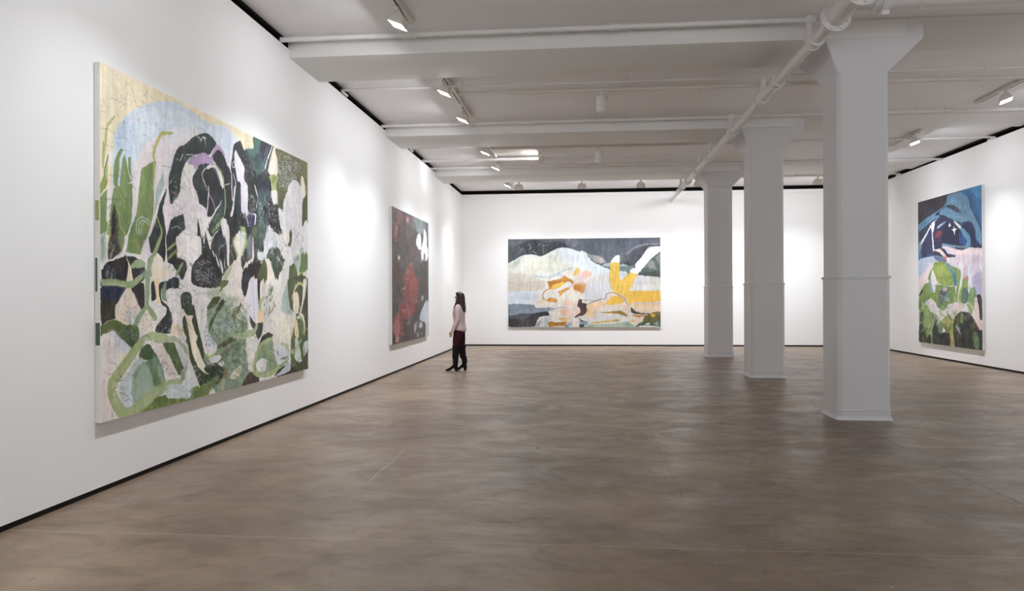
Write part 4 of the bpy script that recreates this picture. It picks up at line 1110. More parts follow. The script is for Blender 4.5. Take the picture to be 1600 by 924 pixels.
PAINT_CAVE = """
P 2c3550 100 -363 -652 3287 -90 3322 1827 -328 1697
P 39343f 100 -33 -3 1547 -15 1642 112 1315 279 872 323 301 431 -24 572
P 30405f 60 350 142 613 149 668 324 407 344
P 54303a 30 80 160 297 185 302 480 85 508
P 2b6a9c 100 2093 14 3088 4 3106 970 2943 702 2697 526 2569 317 2354 116
P 2f86b8 80 2606 42 3088 4 3094 298 2854 246 2690 139
P 2a4f85 60 2354 94 2689 75 2939 490 3026 921 2699 634 2527 334
H 3f8fbf 40 30 242 127 27 100 30 2605 20 3089 46 3101 718 2777 471
P 5f8cab 100 1548 31 1779 17 2093 14 2311 88 2526 247 2592 428 2697 548 2864 758 3047 1007 3053 1303 2912 1208 2789 1092 2786 942 2618 755 2365 730 2193 736 1835 633 1650 569 1318 465 1123 445 1173 520 975 500 568 603 198 716 34 752 31 577 408 466 873 370 1362 262 1503 163
P 6e9cb8 60 1643 135 2184 226 2444 389 2275 501 2097 304 1736 215
P 7a6d80 70 1733 10 2048 19 2005 69 1826 91
P 4d7ca0 60 32 602 772 407 1171 356 875 490 358 632 34 752
P 2d3148 100 924 423 1410 267 1737 265 2010 360 2189 514 1967 467 1739 374 1458 284 1171 356 1123 445
P 41303e 60 1784 311 2010 371 2123 484 1876 424
H 8cb4c8 40 30 220 111 20 60 50 1642 112 2526 269 2617 712 1742 533
P 8fa9bf 90 39 1051 202 1013 467 837 724 618 876 561 1123 456 877 633 674 710 468 886 257 1042 177 1160 99 1404 17 1449
P e0e2e4 100 193 1136 175 1011 415 857 699 640 876 561 904 730 805 865 861 1204 888 1349 812 1345 755 957 700 712 416 931
P 24345e 100 177 1135 416 931 700 736 757 1053 777 1367 209 1459
P 3a2f48 50 258 1141 626 947 683 1289 316 1366
P 2f6ba0 80 32 1350 204 1137 209 1434 736 1388 762 1426 45 1488
P 262b4a 100 887 1253 855 869 903 659 1124 515 1366 470 1650 592 1836 679 2151 887 2285 1075 2417 1260 2025 1257 1425 1171 1185 1248
P 1e2442 70 1370 703 1652 661 1927 732 2197 980 2113 1195 1566 1134
P 28569a 80 2109 972 2284 1009 2416 1216 2375 1279 2113 1195
P a8403e 90 931 875 1178 825 1252 902 1132 986 958 973
P 6b3038 45 881 871 1276 834 1231 1087 935 1114
P 5e93b8 100 1790 651 2105 772 2369 928 2582 1076 2607 1295 2375 1279 2437 1174 2328 1078 2152 909 1881 706
P e2e6ea 100 1835 656 2016 719 2172 822 2151 876 2018 808
P b9c6d4 90 1004 739 1224 666 1511 635 1322 698 1079 770
P f2f2f2 100 1652 672 1690 733 1723 759 1677 766 1654 793 1625 761 1583 746 1625 727
P f2f2f2 100 1869 772 1897 842 2010 863 1907 888 1877 998 1839 894 1747 863 1843 842
P 232c52 100 2193 736 2618 755 2786 942 2830 1160 3053 1324 3054 1398 2628 1318 2603 1100 2368 906
P 5c90b0 80 2830 1138 3050 1134 3064 1304 2912 1230
P 7596b0 100 1329 1153 2025 1257 2545 1312 2375 1323 1662 1256 1282 1231
P e0cfd2 100 812 1345 887 1277 1234 1263 1426 1217 1846 1301 2204 1379 2545 1323 2793 1360 3113 1401 3121 1820 -7 1709 1 1499 317 1452 788 1439
P dccdd8 60 1894 1474 3115 1475 3121 1820 1808 1773
P bba9bd 40 2714 1495 3076 1515 3082 1819 2719 1806
P e9d8da 70 1982 1366 2545 1356 3114 1433 3116 1538 2029 1458
P a9bfd0 90 18 1500 317 1452 788 1439 992 1545 689 1627 20 1625
P 28304a 100 813 1417 837 1310 1038 1310 1334 1467 1478 1521 1189 1460 990 1426
P 26304f 100 1136 1257 1379 1284 1571 1411 1939 1476 1850 1517 1525 1500 1429 1426 1332 1351
P e4c9c6 100 887 1289 1186 1284 1429 1426 1382 1470 1138 1363
P 5f6f94 100 814 1429 1189 1460 1479 1567 1624 1767 1337 1631 992 1545
P c9504e 80 1382 1470 1478 1475 1526 1558 1383 1540
P dfe2e6 100 1502 1499 1643 1529 1668 1622 1527 1616
P d9ccd6 100 -8 1601 3119 1730 3131 2382 2645 2295 0 2127
P a9bcd0 100 -8 1601 585 1625 322 1787 24 1927
P a8a6c6 80 2640 1991 3122 1877 3131 2404 2812 2404 2727 2252
P c59fb2 50 2297 1784 2552 1728 2515 2010 2301 2005
P e6d6d2 100 -1 2077 689 1678 843 1708 587 1795 539 2062 3 2328
P dfe3ea 100 2467 1703 2676 1711 2601 2164 2479 2360 2471 1944
P dfe3e6 100 2033 1685 2253 1694 2217 2159 2087 2291
P 7e9a48 100 844 1739 892 1588 1190 1577 1528 1639 1669 1691 1945 1778
P 94a84e 100 767 1729 893 1638 1433 1660 1762 1719 1902 1928 1906 2154 1584 2173 1297 2169 1100 2096 898 1949
P a9b85c 70 945 1712 1338 1680 1388 1821 1196 1933 997 1880
P 6f8f3c 50 1098 1954 1766 1947 1859 2063 1584 2173 1199 2074
H b9c96e 50 40 191 93 30 60 60 893 1662 1808 1721 1814 2130 1100 2072
P 3f74a8 100 1623 1760 1809 1835 1992 1953 1974 2178 1861 2177 1812 1971
P 5f92b4 60 1385 1658 1669 1670 1855 1836 1765 1902 1530 1757
P 7f9a4a 100 1762 1719 2123 1800 2170 1958 2044 2336 2004 2606 1872 2835 1689 2885 1684 2610 1910 2381 1995 2111 1901 1883
P e6dde0 100 692 1871 768 1753 1000 2046 953 2213 747 2090
P 6a92c0 90 566 2111 644 2064 801 2259 778 2379 596 2330
P 5d8a4a 90 538 1964 691 1775 793 1730 693 1896 644 2088
P 7c9648 100 31 2378 328 2132 592 2087 700 2331 904 2332 1009 2618 702 2476 387 2526 37 2779
P 607f40 70 34 2529 701 2428 335 2626 38 2804
P 33352f 100 31 2378 248 2230 223 2329 32 2416
P 74904a 100 952 2141 1297 2169 1677 2197 1907 2222 1867 2562 1591 2611 1356 2777 1011 2689 905 2380
P 4a4f62 80 1104 2309 1298 2216 1585 2242 1446 2427 1353 2614 1158 2616
P cfb4b6 90 1225 2215 1490 2218 1538 2288 1348 2310
P 7fa2b6 70 1350 2427 1587 2357 1542 2519 1352 2544
H 5a6a48 50 60 144 70 17 60 80 952 2165 1862 2222 1592 2657 1060 2665
H cfd6d0 60 30 115 56 15 60 80 1102 2214 1678 2243 1496 2612 1158 2616
P 86a24e 100 2088 2336 2217 2159 2259 2049 2473 2031 2477 2272 2440 2557 2225 2604 2047 2561
P b5705e 70 2258 2004 2472 1965 2516 2054 2302 2072
P 4f6f66 100 2219 2270 2391 2227 2521 2382 2440 2557 2181 2604
P 7f9c62 100 2480 2447 2562 2295 2726 2209 2852 2382 2774 2597 2654 2816 2530 2863 2442 2689
P 5d8c94 60 2767 2210 2851 2339 2813 2468 2729 2339
P 33303a 100 2852 2404 3053 2425 3082 2932 2942 2894 2898 2682
P dcd5d4 100 441 2575 702 2476 960 2666 1356 2777 1684 2610 1958 2562 2137 2605 2398 2602 2570 2774 2316 2846 1871 2790 1690 2977 1214 2993 708 2863
P e4cfc8 90 1871 2790 2003 2584 2268 2603 2140 2761 1964 2923
P e4cfc8 100 2737 2814 2772 2468 2853 2446 2938 2681 2983 2936 3083 2975 3086 3165 2905 3109 2698 2945
P 7f9c54 100 38 2804 389 2625 603 2769 812 2957 764 3152 612 3353 404 3586 239 3372 44 3181
P 3a3f38 100 94 2878 230 2801 313 2923 233 3024 97 3078
P 8fae6a 60 390 2723 603 2817 556 3111 291 3220
P 35332f 100 43 3131 345 3268 404 3586 22 3609
P 3b4a40 60 43 3131 398 3241 293 3369 46 3331
P 8aa67c 100 915 3002 1214 3040 1314 3177 1219 3346 1071 3330 968 3192
P 5c6b4a 80 707 2815 1014 2904 1017 3094 920 3338 771 3587 664 3351 815 3102
P 8fa04c 100 1262 2991 1595 2842 1783 2974 1786 3157 1602 3303 1411 3220 1313 3130
P c9956a 50 1311 2989 1782 2906 1829 3018 1361 3081
P 9aa24a 100 1597 2980 1783 2974 1877 3108 1836 3429 1747 3594 1654 3578 1602 3303
P c9a45c 80 1627 3395 1790 3386 1770 3604 1654 3601
H c58a50 60 24 111 55 17 40 80 1358 2941 1964 2923 1969 3240 1412 3266
P 2f3132 100 765 3225 916 3050 1120 3328 1364 3292 1602 3303 1631 3602 745 3589
P 2f2d2c 100 1829 2973 2140 2784 2529 2797 2739 2943 2946 3150 3087 3187 3074 3612 1885 3608
P 2c2a28 100 404 3586 612 3353 720 3590
P 8ea05c 90 688 3252 766 3249 745 3565 667 3569
P 7f9c58 90 2120 2919 2227 2759 2296 2958 2232 3049 2144 3030
P 4a6a4c 70 1877 3153 2052 2831 2141 2873 2057 3100 1880 3290
P 5f82a0 80 2035 3146 2124 3143 2104 3256 2037 3237
P 5f7a50 100 2704 3248 2785 3201 2908 3281 2951 3407 2934 3601 2709 3573
P 7e9a6a 70 2747 3376 2909 3324 2833 3586 2750 3570
P 45543c 70 2322 3223 2449 3129 2497 3390 2415 3594 2327 3489
H 7a7048 60 24 134 67 16 60 80 1834 3292 2148 3254 2153 3545 1838 3520
H b77a86 80 10 119 63 17 10 60 2894 2446 3073 2446 3077 2636 2897 2639
P 7a4e50 50 2656 2903 2905 3109 2948 3236 2742 3073
H a9b86a 50 70 283 138 24 80 35 59 2378 896 1805 1855 1836 2727 2252 2736 2771 1786 3157 184 3375
H 5c7440 50 80 283 138 24 85 35 59 2378 896 1805 1855 1836 2727 2252 2736 2771 1786 3157 184 3375
H dfe0d8 50 50 189 92 17 70 60 61 2529 905 2380 1864 2381 2729 2382 2736 2771 1786 3157 180 3125
H 2f3330 60 60 329 161 26 88 20 69 3029 2739 2943 2994 3575 77 3581
H 7f9a68 60 50 376 185 23 88 20 69 3029 2739 2943 2994 3575 77 3581
H 7f9a4c 60 26 519 254 69 80 25 59 2378 901 2140 1859 2063 2727 2252 2739 2943 1787 3203 187 3524
H dcdcc4 60 18 425 208 52 75 35 61 2529 905 2380 1864 2381 2729 2382 2739 2943 1786 3157 180 3125
H 4c5a3c 60 26 517 254 56 86 14 66 2829 2735 2684 2993 3532 77 3531
H 2c2c2a 60 20 470 231 56 86 14 69 3029 2739 2943 2994 3575 77 3581
H c98a5a 70 18 185 91 12 60 80 1211 2851 2141 2828 2149 3321 1220 3370
H c3b0cc 40 40 253 130 24 88 10 1849 1449 3115 1475 3121 1820 1854 1775
H 3f6f9c 35 40 283 138 26 60 60 85 458 974 452 1552 284 2528 356 2950 1126 2373 1170 1182 1037 207 1310
H 8fb4cc 45 40 217 110 18 60 50 1549 100 2354 116 2697 548 2949 1041 2365 730 1650 569
"""
PAINT_RED = """
P 5c5452 100 -391 -41 4166 -621 4166 1341 -400 1470
P 524a46 100 -400 1407 4166 1259 4166 3232 -409 2924
P 6d6462 70 2 2 789 -15 505 278 32 409
P 7a7878 70 1780 19 3659 -18 3659 271 2364 342 1779 243
P 7f8f8e 85 2025 12 2716 -3 3082 39 3271 162 2989 288 2364 323 2109 174
P 849a95 60 2627 26 2989 9 2716 351 2538 327
P 676a6c 70 3082 19 3659 3 3660 892 3463 493 3271 183
H 3c3633 45 160 457 108 34 80 40 34 73 2025 69 3270 1318 27 1418
H 6f6664 40 120 381 90 28 75 40 34 73 2025 69 3270 1318 27 1418
P 9c5558 90 163 599 299 349 505 260 437 61 789 21 861 154 645 281 505 364 434 646 297 725
P b87a78 70 197 512 436 353 470 471 298 588
P a8605c 60 1156 69 1540 45 1462 200 1269 219
P 8a4a48 80 680 382 823 369 823 475 680 487
P 7a4744 70 1461 438 1618 443 1578 576 1460 585
P 764a46 60 1778 691 2024 636 2024 825 1859 892
P c9a9a2 80 1269 111 1423 94 1384 189 1269 201
P c9b9a8 100 502 970 628 980 642 1049 515 1047
P dcdde4 100 2192 509 2320 403 2494 340 2671 355 2734 467 2715 665 2626 711 2363 689 2192 605
P dcdde4 100 2715 685 2989 408 3036 184 3271 243 3386 396 3366 561 3512 653 3482 860 3270 953 3082 902 2896 932 2715 823
P 5d5a64 100 2989 847 3082 751 3194 835 3157 918 3035 924
P dcdde4 100 2715 921 2805 818 2896 932
H dcdde4 80 10 376 80 33 90 10 2715 823 3512 776 3512 941 2715 980
P 5a4438 70 29 1115 642 1119 783 1437 27 1458
P 4a4b48 60 2191 1007 3660 975 3660 1356 2190 1397
P 8e4a40 95 1076 1349 1228 1200 1537 1076 1696 1069 1858 1211 2190 1351 2190 1397 1002 1431
S b98a80 80 28 1228 1200 1304 1306 1458 1245
S c79a90 80 35 1616 1072 1777 1121
P 8a3c38 100 1077 1341 1940 1313 2362 1434 2405 1607 2318 1860 2104 2032 2020 2184 1613 2289 1073 2340 851 2361 887 2504 778 2606 599 2739 528 2779 253 2755 288 2637 87 2560 22 2405 155 2273 567 2126 638 2004 1075 1881 854 1757 1001 1648
P 9c4540 60 1380 1350 1939 1331 2362 1473 2275 1706 1775 1636 1536 1455
P a5433c 60 1456 2046 1938 2012 1937 2201 1377 2228
P 7a4644 50 1225 1826 1856 1786 2021 1936 1378 1972
P a86a62 80 55 2406 289 2311 531 2317 635 2495 529 2596 424 2765 253 2755 322 2639 120 2561
P bd928a 80 288 2654 529 2666 494 2768 274 2753
S c9a29a 90 28 853 2112 1074 2133 1036 2186
S c9a29a 90 27 710 1688 1150 1628 1075 1674
S c79a8e 80 29 1185 2406 1455 2414 1534 2305
S b9807a 80 30 2021 1784 2232 1898 1938 1993
S b9807a 80 28 1076 1413 1380 1459 1536 1381
S a8746c 80 26 290 2208 636 2267
H b06058 50 60 303 72 25 60 70 1076 1359 2190 1362 2275 1898 1534 2231 222 2343 154 2409
H 5e2f2c 50 50 303 72 25 60 70 1076 1359 2190 1362 2275 1898 1534 2231 222 2343 154 2409
H 3b3430 40 120 345 86 29 85 30 27 1427 928 1400 781 1899 23 2236
H 3b3430 45 120 425 95 34 85 30 2362 1357 3561 1320 3561 1940 2188 2475 923 2756 924 2434
H 7d6658 40 60 345 86 23 85 30 27 1427 928 1400 781 1810 24 1983
P 3c403e 70 24 2034 567 2003 155 2205 22 2270
P 3b3a38 90 20 2777 54 2575 288 2654 253 2755
P aab4be 100 2535 2309 2713 2155 2988 2039 3175 1959 3561 1950 3610 2603 3222 2589 3175 2466 2804 2415 2579 2369
P bcc4cc 80 3175 1959 3270 1959 3317 2797 3174 2790
P c0b4c0 100 3270 2591 3610 2582 3610 2800 3222 2792
P 9aa4ac 90 2714 1819 2942 1798 2969 1878 2759 1938
P aab4bc 100 2464 2522 2641 2420 2804 2455 2822 2574 2623 2587
P b4b0aa 80 1978 2487 2231 2399 2188 2551 2061 2661 1936 2618
P 9a9690 80 2230 2649 2403 2676 2446 2766 2273 2767
P a4a8a8 90 2713 2650 2849 2675 2803 2753 2713 2729
P 4d5250 60 2623 2567 3175 2506 3127 2778 2803 2773 2713 2650
H 7c4a46 45 18 879 212 66 82 20 34 73 1861 11 2024 788 784 1218 29 1081
H 4a423f 45 24 930 219 69 80 25 783 1369 2536 1312 2713 2294 1071 2727 87 2475
H b06a60 50 14 745 179 56 70 30 222 2172 2190 1515 2189 2090 778 2642 86 2679
H 8b9190 50 10 716 157 51 85 15 1855 2275 3463 1939 3463 2763 1936 2713
H 8f5a54 50 60 366 88 22 80 40 34 73 1861 11 2024 788 784 1218 29 1081
H b58e86 60 24 219 53 16 70 60 34 73 1861 11 2024 788 784 1218 29 1081
H 2f2a28 50 90 395 92 35 80 40 34 73 1861 11 3082 922 3270 1318 27 1418
H c08a80 60 40 227 54 17 60 70 1076 1359 2190 1362 2275 1898 1534 2231 222 2343 153 2580
H 4a3a36 40 60 304 72 28 80 50 783 1369 2362 1318 2360 2092 779 2358 22 2337
"""

GAIN_G, GAIN_R, GAIN_V, GAIN_C = 1.04, 1.18, 0.84, 1.0

def srgb2lin(c):
    return np.where(c <= 0.04045, c / 12.92, ((c + 0.055) / 1.055) ** 2.4)


def spline_pts(pts, closed, n=4, k=0.30):
    m = len(pts)
    out = []
    for i in range(m if closed else m - 1):
        p1, p2 = pts[i], pts[(i + 1) % m]
        p0 = pts[i - 1] if (closed or i > 0) else p1
        p3 = pts[(i + 2) % m] if (closed or i + 2 < m) else p2
        for j in range(n):
            t = j / n
            a, b = (p2 - p0) * k, (p3 - p1) * k
            out.append((2 * t**3 - 3 * t**2 + 1) * p1 + (t**3 - 2 * t**2 + t) * a
                       + (-2 * t**3 + 3 * t**2) * p2 + (t**3 - t**2) * b)
    if not closed:
        out.append(pts[-1])
    return np.array(out)


def paint_canvas(text, width, height, nx, ny, seed, drip=0.02, sat=0.88):
    """Paint the brush shapes (given in millimetres on the canvas) into an array of ny x nx colours."""
    rng = np.random.default_rng(seed)
    C = np.full((ny, nx, 3), 0.88)
    sx, sy = nx / (width * 1000), ny / (height * 1000)

    def hexc(h):
        return np.array([int(h[i:i + 2], 16) for i in (0, 2, 4)]) / 255.0

    def fill(pts, col, al):
        q = pts * [sx, sy]
        bl = 0 if al >= 1 else max(1, int(0.018 * nx / width))     # thin washes fade out at their rim
        pad = 2 * bl + 1
        y0, y1 = max(0, int(q[:, 1].min()) - pad), min(ny - 1, int(q[:, 1].max()) + 1 + pad)
        x0, x1 = max(0, int(q[:, 0].min()) - pad), min(nx - 1, int(q[:, 0].max()) + 1 + pad)
        if y1 < y0 or x1 < x0:
            return
        M = np.zeros((y1 - y0 + 1, x1 - x0 + 1))
        a, b = q, np.roll(q, -1, 0)
        for y in range(y0, y1 + 1):
            yc = y + 0.5
            m = (a[:, 1] <= yc) != (b[:, 1] <= yc)
            if not m.any():
                continue
            A, B = a[m], b[m]
            xs = np.sort(A[:, 0] + (yc - A[:, 1]) * (B[:, 0] - A[:, 0]) / (B[:, 1] - A[:, 1]))
            for i in range(0, len(xs) - 1, 2):
                l, r = max(float(x0), xs[i]), min(float(x1 + 1), xs[i + 1])
                if r <= l:
                    continue
                i0, i1 = int(l), min(x1, int(r))
                cov = np.ones(i1 - i0 + 1)
                cov[0] -= l - i0
                cov[-1] -= max(0.0, i1 + 1 - r)
                M[y - y0, i0 - x0:i1 - x0 + 1] = np.maximum(M[y - y0, i0 - x0:i1 - x0 + 1], np.clip(cov, 0, 1))
        if bl:
            for _ in range(2):
                for ax in (0, 1):
                    w = 2 * bl + 1
                    P = np.concatenate([np.repeat(M.take([0], ax), bl + 1, ax), M, np.repeat(M.take([-1], ax), bl, ax)], ax)
                    S = np.cumsum(P, ax)
                    M = (S.take(range(w, S.shape[ax]), ax) - S.take(range(0, S.shape[ax] - w), ax)) / w
        M = (M * al)[..., None]
        S = C[y0:y1 + 1, x0:x1 + 1]
        S[:] = S * (1 - M) + col * M

    def line(pts, w, col, al, taper=True):
        n = len(pts) - 1
        q = pts * [sx, sy]
        R = w * sx / 2
        lo = np.maximum(0, np.floor(q.min(0) - R - 2).astype(int))
        hi = np.minimum([nx, ny], np.ceil(q.max(0) + R + 2).astype(int))
        if (hi <= lo).any():
            return
        X, Y = np.meshgrid(np.arange(lo[0], hi[0]) + 0.5, np.arange(lo[1], hi[1]) + 0.5)
        M = np.zeros(X.shape)
        for i in range(n):
            a, b = q[i], q[i + 1]
            d = b - a
            L = max(1e-6, d @ d)
            t = np.clip(((X - a[0]) * d[0] + (Y - a[1]) * d[1]) / L, 0, 1)
            D = np.hypot(X - a[0] - t * d[0], (Y - a[1] - t * d[1]))
            f = (i + t) / n
            r = R * (1 - 0.45 * np.abs(2 * f - 1) ** 3) if taper else R
            M = np.maximum(M, np.clip(r - D + 0.5, 0, 1))
        M = (M * al)[..., None]
        S = C[lo[1]:hi[1], lo[0]:hi[0]]
        S[:] = S * (1 - M) + col * M

    def inside(p, poly):
        a, b = poly, np.roll(poly, -1, 0)
        m = (a[:, 1] <= p[1]) != (b[:, 1] <= p[1])
        if not m.any():
            return False
        A, B = a[m], b[m]
        return (np.sum(A[:, 0] + (p[1] - A[:, 1]) * (B[:, 0] - A[:, 0]) / (B[:, 1] - A[:, 1]) > p[0]) % 2) == 1

    for ln in text.strip().splitlines():
        f = ln.split()
        col, al = hexc(f[1]), int(f[2]) / 100
        v = [int(k) for k in f[3:]]
        if f[0] == 'P':
            pts = np.array(v, float).reshape(-1, 2)
            fill(spline_pts(pts, True), col, al)
        elif f[0] == 'S':
            pts = np.array(v[1:], float).reshape(-1, 2)
            line(spline_pts(pts, False), v[0], col, al)
        else:
            k = 6 if f[0] == 'H' else 2
            poly = np.array(v[k:], float).reshape(-1, 2)
            lo, hi = poly.min(0), poly.max(0)
            for _ in range(v[0]):
                for _t in range(20):
                    p = rng.uniform(lo, hi)
                    if inside(p, poly):
                        break
                c = np.clip(col + rng.normal(0, 0.035), 0, 1)
                if f[0] == 'D':
                    r = v[1] * rng.uniform(0.5, 1.3)
                    line(np.array([p, p + rng.uniform(-r, r, 2)]), r * 1.6, c, al)
                else:
                    a = math.radians(v[4] + rng.uniform(-v[5], v[5]))
                    L = rng.uniform(0.5, 1.2)
                    bend = rng.uniform(-1.1, 1.1)
                    q = [p]
                    for s in range(5):
                        q.append(q[-1] + np.array([math.cos(a) * v[1], math.sin(a) * v[2]]) * L / 5)
                        a += bend / 4
                    line(np.array(q), v[3] * rng.uniform(0.7, 1.2), c, al * rng.uniform(0.6, 1.0))
    # ragged, dripping edges: shift the paint along the canvas by streaky noise
    def smooth(z, ky, kx):
        for ax, k in ((0, ky), (1, kx)):
            if k > 1:
                z = np.apply_along_axis(lambda q: np.convolve(q, np.ones(k) / k, 'same'), ax, z)
        return z / max(1e-6, z.std())
    k = nx / width                                     # cells per metre
    dy = smooth(rng.normal(0, 1, (ny, nx)), max(3, int(k * .30)), max(2, int(k * .035))) * drip * k
    dx = smooth(rng.normal(0, 1, (ny, nx)), max(3, int(k * .10)), max(3, int(k * .06))) * drip * 0.3 * k
    yy, xx = np.mgrid[0:ny, 0:nx]
    zone = np.clip((xx / nx - 0.36) * 6, 0.12, 1) * np.clip(1.25 - np.abs(yy / ny - 0.45) * 3, 0.12, 1)
    dx, dy = dx * zone, dy * zone
    C[:] = C[np.clip(yy + dy, 0, ny - 1).astype(int), np.clip(xx + dx, 0, nx - 1).astype(int)]
    # broken washes inside each patch of colour
    w1 = smooth(rng.normal(0, 1, (ny, nx)), max(3, int(k * .22)), max(3, int(k * .05)))
    w2 = smooth(rng.normal(0, 1, (ny, nx)), max(3, int(k * .5)), max(3, int(k * .4)))
    C += (0.022 * w1 + 0.018 * w2)[..., None] * np.array([1.0, 0.95, 0.85])
    g0 = C.mean(2, keepdims=True)
    C[:] = g0 + (C - g0) * sat
    # brush grain: long vertical-ish drags and small mottling
    g = rng.normal(0, 1, (ny, nx))
    kx, ky = np.ones(3) / 3, np.ones(17) / 17
    g1 = np.apply_along_axis(lambda z: np.convolve(z, ky, 'same'), 0, g)
    g2 = np.apply_along_axis(lambda z: np.convolve(z, np.ones(9) / 9, 'same'), 1, np.apply_along_axis(lambda z: np.convolve(z, kx, 'same'), 0, rng.normal(0, 1, (ny, nx))))
    C *= (1 + 0.035 * g1 + 0.035 * g2)[..., None]
    return np.clip(C, 0.01, 1)


def canvas_material(name):
    m = bpy.data.materials.new(name)
    m.use_nodes = True
    nt = m.node_tree
    b = nt.nodes['Principled BSDF']
    at = nt.nodes.new('ShaderNodeVertexColor')
    at.layer_name = 'paint'
    nt.links.new(at.outputs['Color'], b.inputs['Base Color'])
    b.inputs['Roughness'].default_value = 0.55
    b.inputs['Specular IOR Level'].default_value = 0.3
    tc = nt.nodes.new('ShaderNodeTexCoord')
    nz = nt.nodes.new('ShaderNodeTexNoise')
    nz.inputs['Scale'].default_value = 30
    nz.inputs['Detail'].default_value = 5
    nt.links.new(tc.outputs['Object'], nz.inputs['Vector'])
    bp = nt.nodes.new('ShaderNodeBump')
    bp.inputs['Strength'].default_value = 0.12
    bp.inputs['Distance'].default_value = 0.004
    nt.links.new(nz.outputs['Fac'], bp.inputs['Height'])
    nt.links.new(bp.outputs['Normal'], b.inputs['Normal'])
    return m


M_PAINT = canvas_material('brushed_paint_on_canvas')


def painting(name, label, origin, right, width, height, text, nx, ny, seed, gain, drip=0.02, sat=0.85, depth=0.042, gap=0.012):
    """origin: bottom-left corner of the painted face on the wall plane; right: unit vector along the canvas (viewer's right)"""
    right = Vector(right)
    nrm = right.cross(Vector((0, 0, 1)))                      # towards the room
    t = tag(empty(name, Vector(origin)), label, 'painting')
    C = paint_canvas(text, width, height, nx, ny, seed, drip, sat)
    Cl = srgb2lin(C) * gain
    u = (np.arange(nx) + 0.5) / nx
    v = (np.arange(ny) + 0.5) / ny
    u[0], u[-1], v[0], v[-1] = 0, 1, 0, 1
    U, V = np.meshgrid(u, v)
    f = gap + depth
    co = np.zeros((ny * nx, 3))
    co += U.reshape(-1, 1) * width * np.array(right)
    co[:, 2] += (1 - V.reshape(-1)) * height
    co += np.array(nrm) * f
    idx = np.arange(nx * ny).reshape(ny, nx)
    q = np.stack([idx[1:, :-1], idx[1:, 1:], idx[:-1, 1:], idx[:-1, :-1]], -1).reshape(-1, 4)
    me = bpy.data.meshes.new('painted_face')
    me.vertices.add(len(co))
    me.vertices.foreach_set('co', co.ravel())
    me.loops.add(q.size)
    me.loops.foreach_set('vertex_index', q.ravel().astype(np.int32))
    me.polygons.add(len(q))
    me.polygons.foreach_set('loop_start', np.arange(0, q.size, 4, dtype=np.int32))
    me.update(calc_edges=True)
    ca = me.color_attributes.new('paint', 'FLOAT_COLOR', 'POINT')
    ca.data.foreach_set('color', np.concatenate([np.clip(Cl, 0, 1).reshape(-1, 3), np.ones((nx * ny, 1))], 1).ravel().astype(np.float32))
    me.materials.append(M_PAINT)
    o = bpy.data.objects.new('painted_face', me)
    COL.objects.link(o)
    o.parent = t
    # wrapped edges of the canvas and the stretcher behind it
    bm = bmesh.new()
    w, h = width, height
    e = 0.0015
    for (a, b, c, d) in (((0, 0), (w, 0), 0, 0), ((w, 0), (w, h), 0, 0), ((w, h), (0, h), 0, 0), ((0, h), (0, 0), 0, 0)):
        P = [right * a[0] + Vector((0, 0, a[1])) + nrm * f, right * b[0] + Vector((0, 0, b[1])) + nrm * f,
             right * b[0] + Vector((0, 0, b[1])) + nrm * gap, right * a[0] + Vector((0, 0, a[1])) + nrm * gap]
        bm.faces.new([bm.verts.new(p) for p in P])
    bmesh.ops.remove_doubles(bm, verts=bm.verts, dist=1e-5)
    link('canvas_edge', bm, M_CANVAS, t)
    bm = bmesh.new()
    s = 0.05
    for (x0, x1, z0, z1) in ((0.003, w - 0.003, 0.003, s), (0.003, w - 0.003, h - s, h - 0.003), (0.003, s, s, h - s), (w - s, w - 0.003, s, h - s), (w / 2 - s / 2, w / 2 + s / 2, s, h - s)):
        P = []
        r = bmesh.ops.create_cube(bm, size=1.0)
        for vv in r['verts']:
            xx = x0 + (vv.co.x + .5) * (x1 - x0)
            dd = 0.002 + (vv.co.y + .5) * (f - 0.004)
            zz = z0 + (vv.co.z + .5) * (z1 - z0)
            vv.co = right * xx + nrm * dd + Vector((0, 0, zz))
    link('stretcher_bars', bm, M_CANVAS, t)
    return t, right, nrm


def edge_patch(t, right, nrm, side_x, z0, z1, d0, d1, colour):
    bm = bmesh.new()
    off = -0.0012 if side_x <= 0 else 0.0012
    P = [right * (side_x + off) + Vector((0, 0, z)) + nrm * d for z, d in ((z0, d0), (z1, d0), (z1, d1), (z0, d1))]
    bm.faces.new([bm.verts.new(p) for p in P])
    link('paint_drip', bm, colour, t)


g, gr, gn = painting('garden_painting', 'very large abstract garden painting in greens, black and pale blue on the left wall', (XL, 5.596, 0.576), (0, 1, 0), 4.497, 2.887, PAINT_GARDEN, 860, 552, 11, GAIN_G, 0.011, 0.90)
painting('red_painting', 'narrow-looking dark painting with red and lilac patches on the left wall beside the woman', (XL, 14.700, 0.610), (0, 1, 0), 3.566, 2.807, PAINT_RED, 260, 360, 12, GAIN_R, 0.03, 0.70)
painting('landscape_painting', 'wide abstract landscape painting with a yellow forked shape on the back wall', (-2.3875, YB, 0.600), (1, 0, 0), 4.813, 2.824, PAINT_VALLEY, 560, 330, 13, GAIN_V, 0.007, 0.95)
painting('cave_painting', 'tall blue and green abstract painting with two white stars on the right wall', (XR, 20.151, 0.367), (0, -1, 0), 3.085, 3.609, PAINT_CAVE, 300, 460, 14, GAIN_C, 0.011, 0.88)
M_DRIP = mat('dark_green_paint', '4a5a50', 0.6, var=0.3, vscale=10)
M_DRIP2 = mat('olive_paint', '8f9a62', 0.6, var=0.3, vscale=10)
edge_patch(g, gr, gn, 0, 0.62, 0.80, 0.012, 0.05, M_DRIP)
edge_patch(g, gr, gn, 0, 1.05, 1.32, 0.012, 0.03, M_DRIP)
edge_patch(g, gr, gn, 0, 1.62, 1.78, 0.012, 0.045, M_DRIP2)


